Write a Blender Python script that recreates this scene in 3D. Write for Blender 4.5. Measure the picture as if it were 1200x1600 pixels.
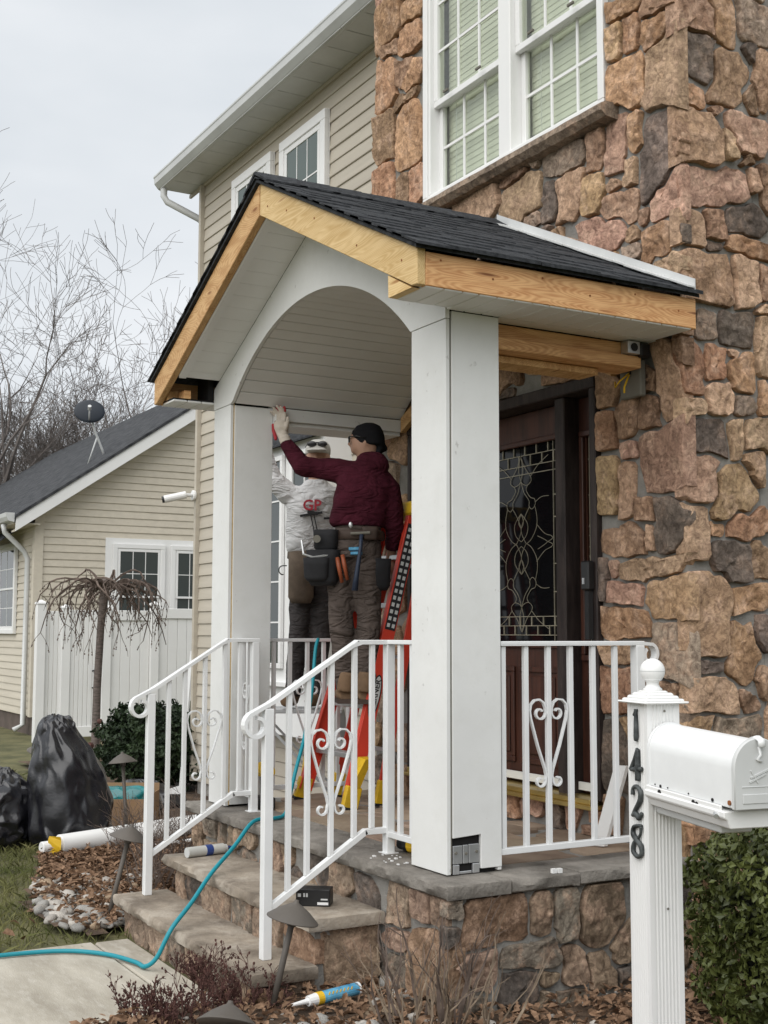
import bpy, math, random
import numpy as np
from mathutils import Vector, Matrix, noise
for o in list(bpy.data.objects): bpy.data.objects.remove(o)
scene = bpy.context.scene
COL = scene.collection
RAD = math.radians
# ---------------------------------------------------------------- camera
cd = bpy.data.cameras.new('camera'); cam = bpy.data.objects.new('camera', cd); COL.objects.link(cam)
cd.sensor_fit = 'VERTICAL'; cd.sensor_height = 24; cd.lens = 24*1964.1/1600
cd.clip_start = .05; cd.clip_end = 600
RT = Vector((.49493262, .86892808, .00238502)); UP = Vector((.08196278, -.04941735, .99540948)); FW = Vector((-.86505711, .49246514, .09567803))
cam.matrix_world = Matrix(((RT.x, UP.x, -FW.x, 0), (RT.y, UP.y, -FW.y, 0), (RT.z, UP.z, -FW.z, .98), (0, 0, 0, 1)))
scene.camera = cam
# ---------------------------------------------------------------- sky: an even winter overcast
SUN_EL, SUN_AZ = 50, 152      # degrees; azimuth measured clockwise from +Y
w = bpy.data.worlds.new('World'); scene.world = w; w.use_nodes = True
nt = w.node_tree; nt.nodes.clear()
wo = nt.nodes.new('ShaderNodeOutputWorld'); bg = nt.nodes.new('ShaderNodeBackground')
sky = nt.nodes.new('ShaderNodeTexSky'); sky.sky_type = 'NISHITA'; sky.sun_disc = False
sky.sun_elevation = RAD(SUN_EL); sky.sun_rotation = RAD(SUN_AZ)
tc = nt.nodes.new('ShaderNodeTexCoord'); mp = nt.nodes.new('ShaderNodeMapping'); mp.inputs['Scale'].default_value = (1, 1, 2.6)
n1 = nt.nodes.new('ShaderNodeTexNoise'); n1.inputs['Scale'].default_value = 2.1; n1.inputs['Detail'].default_value = 5; n1.inputs['Roughness'].default_value = .5
cr = nt.nodes.new('ShaderNodeValToRGB')
cr.color_ramp.elements[0].position = .30; cr.color_ramp.elements[0].color = (6.5, 6.95, 7.35, 1)
cr.color_ramp.elements[1].position = .72; cr.color_ramp.elements[1].color = (9.0, 9.15, 9.35, 1)
mx = nt.nodes.new('ShaderNodeMix'); mx.data_type = 'RGBA'; mx.inputs['Factor'].default_value = .93
L = nt.links.new
L(tc.outputs['Generated'], mp.inputs['Vector']); L(mp.outputs['Vector'], n1.inputs['Vector']); L(n1.outputs['Fac'], cr.inputs['Fac'])
L(sky.outputs['Color'], mx.inputs[6]); L(cr.outputs['Color'], mx.inputs[7]); L(mx.outputs[2], bg.inputs['Color'])
bg.inputs['Strength'].default_value = .0545; L(bg.outputs['Background'], wo.inputs['Surface'])
# ---------------------------------------------------------------- the sun behind the cloud
sl = bpy.data.lights.new('sun', 'SUN'); sun = bpy.data.objects.new('sun', sl); COL.objects.link(sun)
sl.energy = 1.5; sl.angle = RAD(80); sl.color = (1, .975, .94)
_a = RAD(SUN_AZ); _e = RAD(SUN_EL)
sun.rotation_euler = Vector((-math.sin(_a)*math.cos(_e), -math.cos(_a)*math.cos(_e), -math.sin(_e))).to_track_quat('-Z', 'Y').to_euler()
sun.location = (0, 0, 30)
vs = scene.view_settings; vs.view_transform = 'Standard'; vs.look = 'None'; vs.gamma = 1; vs.use_curve_mapping = False; vs.exposure = 1.0

# ================================================================ helpers
GZ = -.56                      # ground level; the porch floor is z = 0
class MB:
    def __init__(s): s.v = []; s.f = []
    def add(s, vs, fs):
        n = len(s.v); s.v += [tuple(p) for p in vs]; s.f += [tuple(i+n for i in q) for q in fs]; return s
    def box(s, x0, x1, y0, y1, z0, z1):
        return s.add([(x0,y0,z0),(x1,y0,z0),(x1,y1,z0),(x0,y1,z0),(x0,y0,z1),(x1,y0,z1),(x1,y1,z1),(x0,y1,z1)],
                     [(0,3,2,1),(4,5,6,7),(0,1,5,4),(1,2,6,5),(2,3,7,6),(3,0,4,7)])
    def bar(s, a, b, wd, ht, up=(0,0,1)):            # a rectangular bar from a to b
        a = Vector(a); b = Vector(b); d = (b-a).normalized(); u = Vector(up)
        if abs(d.dot(u)) > .97: u = Vector((1,0,0))
        r = d.cross(u).normalized(); u = r.cross(d)
        vs = []
        for p in (a, b):
            for i, j in ((-1,-1),(1,-1),(1,1),(-1,1)): vs.append(p + r*(i*wd/2) + u*(j*ht/2))
        return s.add(vs, [(3,2,1,0),(4,5,6,7),(0,1,5,4),(1,2,6,5),(2,3,7,6),(3,0,4,7)])
    def tube(s, pts, rad, n=8, cap=True, flat=1.0, up=None):
        pts = [Vector(p) for p in pts]; m = len(pts)
        if not hasattr(rad, '__len__'): rad = [rad]*m
        vs = []; ref = None
        for i, p in enumerate(pts):
            d = (pts[min(i+1,m-1)]-pts[max(i-1,0)])
            d = d.normalized() if d.length > 1e-9 else Vector((0,0,1))
            if up is not None: r = d.cross(Vector(up))
            elif ref is None: r = d.cross(Vector((0,0,1)) if abs(d.z) < .9 else Vector((1,0,0)))
            else: r = ref - d*ref.dot(d)
            r = r.normalized() if r.length > 1e-6 else Vector((1,0,0)); ref = r; u = d.cross(r)
            for k in range(n):
                t = 2*math.pi*(k+.5)/n; vs.append(p + r*(math.cos(t)*rad[i]) + u*(math.sin(t)*rad[i]*flat))
        fs = [(i*n+k, i*n+(k+1)%n, (i+1)*n+(k+1)%n, (i+1)*n+k) for i in range(m-1) for k in range(n)]
        if cap: fs += [tuple(range(n-1,-1,-1)), tuple((m-1)*n+k for k in range(n))]
        return s.add(vs, fs)
    def lathe(s, prof, n=20, c=(0,0,0)):             # prof: (radius, z)
        m = len(prof); vs = []
        for r, z in prof:
            for k in range(n):
                t = 2*math.pi*k/n; vs.append((c[0]+r*math.cos(t), c[1]+r*math.sin(t), c[2]+z))
        fs = [(i*n+k, i*n+(k+1)%n, (i+1)*n+(k+1)%n, (i+1)*n+k) for i in range(m-1) for k in range(n)]
        if prof[0][0] > 1e-4: fs.append(tuple(range(n-1,-1,-1)))
        if prof[-1][0] > 1e-4: fs.append(tuple((m-1)*n+k for k in range(n)))
        return s.add(vs, fs)
    def prism(s, poly, fn, a, b):                    # poly (p,q) swept from a to b; fn(p,q,t) -> xyz
        n = len(poly)
        return s.add([fn(p,q,a) for p,q in poly]+[fn(p,q,b) for p,q in poly],
                     [tuple(range(n-1,-1,-1)), tuple(range(n,2*n))]+[(i,(i+1)%n,n+(i+1)%n,n+i) for i in range(n)])
    def loft(s, rings, cap=True):                    # rings: lists of equal length
        n = len(rings[0]); m = len(rings)
        fs = [(i*n+k, i*n+(k+1)%n, (i+1)*n+(k+1)%n, (i+1)*n+k) for i in range(m-1) for k in range(n)]
        if cap: fs += [tuple(range(n-1,-1,-1)), tuple((m-1)*n+k for k in range(n))]
        return s.add([p for r in rings for p in r], fs)
    def ell(s, c, ax, n=12, m=8):                    # ellipsoid, ax = three axis vectors
        c = Vector(c); A = [Vector(a) for a in ax]; rings = []
        for i in range(m+1):
            ph = math.pi*i/m; sr = max(math.sin(ph), .02)
            rings.append([c + A[0]*(sr*math.cos(2*math.pi*k/n)) + A[1]*(sr*math.sin(2*math.pi*k/n)) - A[2]*math.cos(ph) for k in range(n)])
        return s.loft(rings)
    def build(s, name, mat, parent=None, smooth=False, bevel=0, local=False, seg=1):
        me = bpy.data.meshes.new(name); me.from_pydata(s.v, [], s.f); me.update()
        if smooth:
            me.polygons.foreach_set('use_smooth', [True]*len(me.polygons))
        me.materials.append(mat)
        return link(name, me, parent, local, bevel, seg)
def wloc(p):
    v = Vector(p.location)
    while p.parent: p = p.parent; v += p.location
    return v
def link(name, me, parent=None, local=False, bevel=0, seg=1):
    o = bpy.data.objects.new(name, me); COL.objects.link(o)
    if parent:
        o.parent = parent
        if not local: o.location = -wloc(parent)
    if bevel:
        b = o.modifiers.new('bevel', 'BEVEL'); b.width = bevel; b.segments = seg; b.limit_method = 'ANGLE'; b.angle_limit = RAD(35)
    return o
def empty(name, loc=(0,0,0)):
    o = bpy.data.objects.new(name, None); COL.objects.link(o); o.location = loc; o.empty_display_size = .1; return o
def tag(o, label=None, cat=None, group=None, kind=None):
    if label: o['label'] = label
    if cat: o['category'] = cat
    if group: o['group'] = group
    if kind: o['kind'] = kind
    return o
def copy_tree(o, parent=None):
    c = o.copy(); COL.objects.link(c)
    if parent: c.parent = parent
    for ch in list(o.children): copy_tree(ch, c)
    return c
def smooth_by_angle(o, ang=40):
    me = o.data
    me.polygons.foreach_set('use_smooth', [True]*len(me.polygons))
    try: me.set_sharp_from_angle(angle=RAD(ang))
    except Exception: pass
    return o

# ---------------------------------------------------------------- materials
def mat(name, col, rough=.6, var=.12, scale=6, detail=6, bump=0, bscale=60, bdist=.01, metal=0, stretch=(1,1,1), objrand=0, col2=None, spec=.4, hue=0, stain=None, sscale=1.2, samt=.5, speck=None, fold=0):
    m = bpy.data.materials.new(name); m.use_nodes = True; t = m.node_tree; b = t.nodes['Principled BSDF']; L = t.links.new
    b.inputs['Roughness'].default_value = rough; b.inputs['Metallic'].default_value = metal; b.inputs['Specular IOR Level'].default_value = spec
    tc = t.nodes.new('ShaderNodeTexCoord'); mp = t.nodes.new('ShaderNodeMapping'); mp.inputs['Scale'].default_value = stretch
    L(tc.outputs['Object'], mp.inputs['Vector']); vec = mp.outputs['Vector']
    if objrand:
        oi = t.nodes.new('ShaderNodeObjectInfo'); va = t.nodes.new('ShaderNodeVectorMath'); va.operation = 'ADD'
        ml = t.nodes.new('ShaderNodeMath'); ml.operation = 'MULTIPLY'; ml.inputs[1].default_value = 37.
        L(oi.outputs['Random'], ml.inputs[0]); L(vec, va.inputs[0]); L(ml.outputs[0], va.inputs[1]); vec = va.outputs[0]
    n = t.nodes.new('ShaderNodeTexNoise'); n.inputs['Scale'].default_value = scale; n.inputs['Detail'].default_value = detail; n.inputs['Roughness'].default_value = .62
    L(vec, n.inputs['Vector'])
    r = t.nodes.new('ShaderNodeValToRGB'); e = r.color_ramp.elements
    c2 = col2 or tuple(min(1, c*(1+var)) for c in col); c1 = tuple(c*(1-var) for c in col)
    e[0].position = .33; e[0].color = (*c1, 1); e[1].position = .68; e[1].color = (*c2, 1)
    L(n.outputs['Fac'], r.inputs['Fac']); out = r.outputs['Color']
    if stain:
        n3 = t.nodes.new('ShaderNodeTexNoise'); n3.inputs['Scale'].default_value = sscale; n3.inputs['Detail'].default_value = 8; n3.inputs['Roughness'].default_value = .7
        L(vec, n3.inputs['Vector']); r3 = t.nodes.new('ShaderNodeValToRGB'); r3.color_ramp.elements[0].position = .48; r3.color_ramp.elements[1].position = .68
        r3.color_ramp.elements[1].color = (samt,)*3+(1,)
        L(n3.outputs['Fac'], r3.inputs['Fac']); mm = t.nodes.new('ShaderNodeMix'); mm.data_type = 'RGBA'
        L(r3.outputs['Color'], mm.inputs[0]); L(out, mm.inputs[6]); mm.inputs[7].default_value = (*stain, 1); out = mm.outputs[2]
    if speck:
        n6 = t.nodes.new('ShaderNodeTexNoise'); n6.inputs['Scale'].default_value = 22; n6.inputs['Detail'].default_value = 4; L(vec, n6.inputs['Vector'])
        r6 = t.nodes.new('ShaderNodeValToRGB'); r6.color_ramp.elements[0].position = .695; r6.color_ramp.elements[1].position = .76; r6.color_ramp.elements[1].color = (.75,.75,.75,1); L(n6.outputs['Fac'], r6.inputs['Fac'])
        m6 = t.nodes.new('ShaderNodeMix'); m6.data_type = 'RGBA'; L(r6.outputs['Color'], m6.inputs[0]); L(out, m6.inputs[6]); m6.inputs[7].default_value = (*speck, 1); out = m6.outputs[2]
    if objrand:
        hs = t.nodes.new('ShaderNodeHueSaturation'); mr = t.nodes.new('ShaderNodeMapRange')
        mr.inputs[3].default_value = 1-objrand; mr.inputs[4].default_value = 1+objrand
        L(oi.outputs['Random'], mr.inputs[0]); L(mr.outputs[0], hs.inputs['Value']); L(out, hs.inputs['Color'])
        if hue:
            m2 = t.nodes.new('ShaderNodeMath'); m2.operation = 'MULTIPLY'; m2.inputs[1].default_value = 7.31
            fr = t.nodes.new('ShaderNodeMath'); fr.operation = 'FRACT'; mr2 = t.nodes.new('ShaderNodeMapRange'); mr2.inputs[3].default_value = .5-hue; mr2.inputs[4].default_value = .5+hue
            L(oi.outputs['Random'], m2.inputs[0]); L(m2.outputs[0], fr.inputs[0]); L(fr.outputs[0], mr2.inputs[0]); L(mr2.outputs[0], hs.inputs['Hue'])
        out = hs.outputs['Color']
    L(out, b.inputs['Base Color'])
    if bump:
        n2 = t.nodes.new('ShaderNodeTexNoise'); n2.inputs['Scale'].default_value = bscale; n2.inputs['Detail'].default_value = 7; n2.inputs['Roughness'].default_value = .65
        L(vec, n2.inputs['Vector']); bp = t.nodes.new('ShaderNodeBump'); bp.inputs['Strength'].default_value = bump; bp.inputs['Distance'].default_value = bdist
        L(n2.outputs['Fac'], bp.inputs['Height']); L(bp.outputs['Normal'], b.inputs['Normal'])
    if fold:                                                  # soft cloth folds: ridged, drawn-out noise
        mf = t.nodes.new('ShaderNodeMapping'); mf.inputs['Rotation'].default_value = (.5,.7,.4); mf.inputs['Scale'].default_value = (2.2,5.5,11); L(tc.outputs['Object'], mf.inputs['Vector'])
        nf = t.nodes.new('ShaderNodeTexNoise'); nf.inputs['Scale'].default_value = 1.5; nf.inputs['Detail'].default_value = 2.5; nf.inputs['Distortion'].default_value = .9; L(mf.outputs[0], nf.inputs['Vector'])
        sb = t.nodes.new('ShaderNodeMath'); sb.operation = 'SUBTRACT'; sb.inputs[1].default_value = .5; L(nf.outputs['Fac'], sb.inputs[0]); ab = t.nodes.new('ShaderNodeMath'); ab.operation = 'ABSOLUTE'; L(sb.outputs[0], ab.inputs[0])
        bf = t.nodes.new('ShaderNodeBump'); bf.inputs['Strength'].default_value = .9; bf.inputs['Distance'].default_value = fold; L(ab.outputs[0], bf.inputs['Height'])
        if bump: L(bp.outputs['Normal'], bf.inputs['Normal'])
        L(bf.outputs['Normal'], b.inputs['Normal'])
    return m
def glass(name, tint=(.05,.06,.06), rough=.03):     # window glass: dark room behind, mirror of the sky in front
    m = bpy.data.materials.new(name); m.use_nodes = True; t = m.node_tree; b = t.nodes['Principled BSDF']
    b.inputs['Base Color'].default_value = (*tint, 1); b.inputs['Roughness'].default_value = rough; b.inputs['Specular IOR Level'].default_value = .6
    return m
def clear_glass(name):
    m = bpy.data.materials.new(name); m.use_nodes = True; t = m.node_tree; t.nodes.clear(); L = t.links.new
    o = t.nodes.new('ShaderNodeOutputMaterial'); g = t.nodes.new('ShaderNodeBsdfGlossy'); g.inputs['Roughness'].default_value = .02
    tr = t.nodes.new('ShaderNodeBsdfTransparent'); tr.inputs['Color'].default_value = (.89,.91,.87,1); mx = t.nodes.new('ShaderNodeMixShader')
    lw = t.nodes.new('ShaderNodeLayerWeight'); lw.inputs['Blend'].default_value = .5
    pw = t.nodes.new('ShaderNodeMath'); pw.operation = 'POWER'; pw.inputs[1].default_value = 4; ma = t.nodes.new('ShaderNodeMath'); ma.operation = 'MULTIPLY_ADD'; ma.inputs[1].default_value = .7; ma.inputs[2].default_value = .05
    L(lw.outputs['Facing'], pw.inputs[0]); L(pw.outputs[0], ma.inputs[0])
    L(ma.outputs[0], mx.inputs[0]); L(tr.outputs[0], mx.inputs[1]); L(g.outputs[0], mx.inputs[2]); L(mx.outputs[0], o.inputs['Surface'])
    return m
def door_glass():
    m = glass('door_glass', (.006,.006,.007), .06); m.node_tree.nodes['Principled BSDF'].inputs['Specular IOR Level'].default_value = .22; return m
STONE = {}
def stone_mat(k, c, c2):
    m = mat('fieldstone_'+k, c, .85, .2, 4.5, 8, bump=.55, bscale=17, bdist=.02, objrand=.20, col2=c2, hue=.008, spec=.25, stain=tuple(x*.6 for x in c), sscale=6, samt=.5)
    t = m.node_tree; b = t.nodes['Principled BSDF']          # chisel relief and mineral mottling
    tcn = [x for x in t.nodes if x.type == 'TEX_COORD'][0]; L = t.links.new
    n = t.nodes.new('ShaderNodeTexNoise'); n.inputs['Scale'].default_value = 48; n.inputs['Detail'].default_value = 8; n.inputs['Roughness'].default_value = .7; n.inputs['Distortion'].default_value = .8
    L(tcn.outputs['Object'], n.inputs['Vector'])
    v = t.nodes.new('ShaderNodeTexVoronoi'); v.inputs['Scale'].default_value = 26; v.feature = 'F1'
    nd = t.nodes.new('ShaderNodeMix'); nd.data_type = 'RGBA'; nd.inputs[0].default_value = .06; L(tcn.outputs['Object'], nd.inputs[6]); L(n.outputs['Color'], nd.inputs[7]); L(nd.outputs[2], v.inputs['Vector'])
    ad = t.nodes.new('ShaderNodeMath'); ad.operation = 'MULTIPLY_ADD'; ad.inputs[1].default_value = .8; L(v.outputs['Distance'], ad.inputs[0]); L(n.outputs['Fac'], ad.inputs[2])
    bp = t.nodes.new('ShaderNodeBump'); bp.inputs['Strength'].default_value = .75; bp.inputs['Distance'].default_value = .011
    old = b.inputs['Normal'].links[0].from_socket
    L(ad.outputs[0], bp.inputs['Height']); L(old, bp.inputs['Normal']); L(bp.outputs['Normal'], b.inputs['Normal'])
    oc = b.inputs['Base Color'].links[0].from_socket
    r2 = t.nodes.new('ShaderNodeValToRGB'); r2.color_ramp.elements[0].position = .36; r2.color_ramp.elements[0].color = (.62,.57,.54,1); r2.color_ramp.elements[1].position = .66; r2.color_ramp.elements[1].color = (1.75,1.72,1.66,1)
    n4 = t.nodes.new('ShaderNodeTexNoise'); n4.inputs['Scale'].default_value = 24; n4.inputs['Detail'].default_value = 9; n4.inputs['Roughness'].default_value = .75; n4.inputs['Distortion'].default_value = 1.2
    L(tcn.outputs['Object'], n4.inputs['Vector']); L(n4.outputs['Fac'], r2.inputs['Fac'])
    n5 = t.nodes.new('ShaderNodeTexNoise'); n5.inputs['Scale'].default_value = 9; n5.inputs['Detail'].default_value = 5; n5.inputs['Roughness'].default_value = .7
    L([x for x in t.nodes if x.type == 'VECT_MATH'][0].outputs[0], n5.inputs['Vector']); r5 = t.nodes.new('ShaderNodeValToRGB'); r5.color_ramp.elements[0].position = .50; r5.color_ramp.elements[1].position = .62; r5.color_ramp.elements[1].color = (.55,.55,.55,1) if k != 'd' else (.22,.22,.22,1); L(n5.outputs['Fac'], r5.inputs['Fac'])
    m5 = t.nodes.new('ShaderNodeMix'); m5.data_type = 'RGBA'; L(r5.outputs['Color'], m5.inputs[0]); L(oc, m5.inputs[6]); m5.inputs[7].default_value = (.40,.275,.20,1) if k in 'tgd' else (.46,.325,.245,1); oc = m5.outputs[2]
    mu = t.nodes.new('ShaderNodeMix'); mu.data_type = 'RGBA'; mu.blend_type = 'MULTIPLY'; mu.inputs[0].default_value = 1; L(oc, mu.inputs[6]); L(r2.outputs['Color'], mu.inputs[7]); L(mu.outputs[2], b.inputs['Base Color'])
    STONE[k] = m
for k, c, c2 in (('t', (.36,.25,.165), (.50,.37,.26)), ('o', (.32,.19,.115), (.46,.30,.195)), ('b', (.245,.16,.105), (.36,.25,.17)), ('d', (.105,.088,.076), (.19,.158,.135)),
                 ('p', (.33,.21,.155), (.46,.315,.24)), ('g', (.24,.195,.155), (.34,.28,.22)), ('y', (.34,.235,.13), (.46,.345,.22))): stone_mat(k, tuple(x*y for x, y in zip(c, (1.06,1.03,1.02))), tuple(x*y for x, y in zip(c2, (1.16,1.12,1.12))))
CLEAN = dict(STONE)
for k, c, c2 in (('t', (.25,.195,.145), (.37,.295,.225)), ('o', (.24,.155,.10), (.34,.235,.16)), ('b', (.19,.14,.10), (.28,.215,.155)), ('d', (.085,.075,.068), (.15,.13,.115)), ('p', (.24,.165,.125), (.34,.25,.195)), ('g', (.19,.165,.135), (.28,.245,.205)), ('y', (.24,.18,.11), (.34,.265,.18))): stone_mat(k, c, c2)
WORN = dict(STONE); STONE.update(CLEAN)
def wood(name, c1, c2, ck, ax):
    m = bpy.data.materials.new(name); m.use_nodes = True; t = m.node_tree; b = t.nodes['Principled BSDF']; L = t.links.new; b.inputs['Roughness'].default_value = .6; b.inputs['Specular IOR Level'].default_value = .3
    tc = t.nodes.new('ShaderNodeTexCoord'); oi = t.nodes.new('ShaderNodeObjectInfo'); va = t.nodes.new('ShaderNodeVectorMath'); va.operation = 'ADD'; ml = t.nodes.new('ShaderNodeMath'); ml.operation = 'MULTIPLY'; ml.inputs[1].default_value = 19
    L(oi.outputs['Random'], ml.inputs[0]); L(tc.outputs['Object'], va.inputs[0]); L(ml.outputs[0], va.inputs[1])
    mp = t.nodes.new('ShaderNodeMapping'); mp.inputs['Scale'].default_value = ax; L(va.outputs[0], mp.inputs['Vector'])
    vo = t.nodes.new('ShaderNodeTexVoronoi'); vo.inputs['Scale'].default_value = 3.2; L(mp.outputs[0], vo.inputs['Vector'])
    n0 = t.nodes.new('ShaderNodeTexNoise'); n0.inputs['Scale'].default_value = 2.2; n0.inputs['Detail'].default_value = 3; L(mp.outputs[0], n0.inputs['Vector'])
    dm = t.nodes.new('ShaderNodeMath'); dm.operation = 'MULTIPLY_ADD'; dm.inputs[1].default_value = .9; L(n0.outputs['Fac'], dm.inputs[0]); L(vo.outputs['Distance'], dm.inputs[2])
    sn = t.nodes.new('ShaderNodeMath'); sn.operation = 'MULTIPLY'; sn.inputs[1].default_value = 70; L(dm.outputs[0], sn.inputs[0]); si = t.nodes.new('ShaderNodeMath'); si.operation = 'SINE'; L(sn.outputs[0], si.inputs[0])
    n1 = t.nodes.new('ShaderNodeTexNoise'); n1.inputs['Scale'].default_value = 9; n1.inputs['Detail'].default_value = 7; L(mp.outputs[0], n1.inputs['Vector'])
    ad = t.nodes.new('ShaderNodeMath'); ad.operation = 'MULTIPLY_ADD'; ad.inputs[1].default_value = .13; L(si.outputs[0], ad.inputs[0]); L(n1.outputs['Fac'], ad.inputs[2])
    r = t.nodes.new('ShaderNodeValToRGB'); e = r.color_ramp.elements; e[0].position = .3; e[0].color = (*c1,1); e[1].position = .68; e[1].color = (*c2,1); L(ad.outputs[0], r.inputs['Fac'])
    k = t.nodes.new('ShaderNodeValToRGB'); k.color_ramp.elements[0].position = .05; k.color_ramp.elements[0].color = (1,1,1,1); k.color_ramp.elements[1].position = .13; k.color_ramp.elements[1].color = (0,0,0,1); L(vo.outputs['Distance'], k.inputs['Fac'])
    mx = t.nodes.new('ShaderNodeMix'); mx.data_type = 'RGBA'; L(k.outputs['Color'], mx.inputs[0]); L(r.outputs['Color'], mx.inputs[6]); mx.inputs[7].default_value = (*ck,1)
    hs = t.nodes.new('ShaderNodeHueSaturation'); mr = t.nodes.new('ShaderNodeMapRange'); mr.inputs[3].default_value = .86; mr.inputs[4].default_value = 1.12; L(oi.outputs['Random'], mr.inputs[0]); L(mr.outputs[0], hs.inputs['Value']); L(mx.outputs[2], hs.inputs['Color'])
    L(hs.outputs['Color'], b.inputs['Base Color']); bp = t.nodes.new('ShaderNodeBump'); bp.inputs['Strength'].default_value = .25; bp.inputs['Distance'].default_value = .004; L(ad.outputs[0], bp.inputs['Height']); L(bp.outputs['Normal'], b.inputs['Normal'])
    return m
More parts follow.
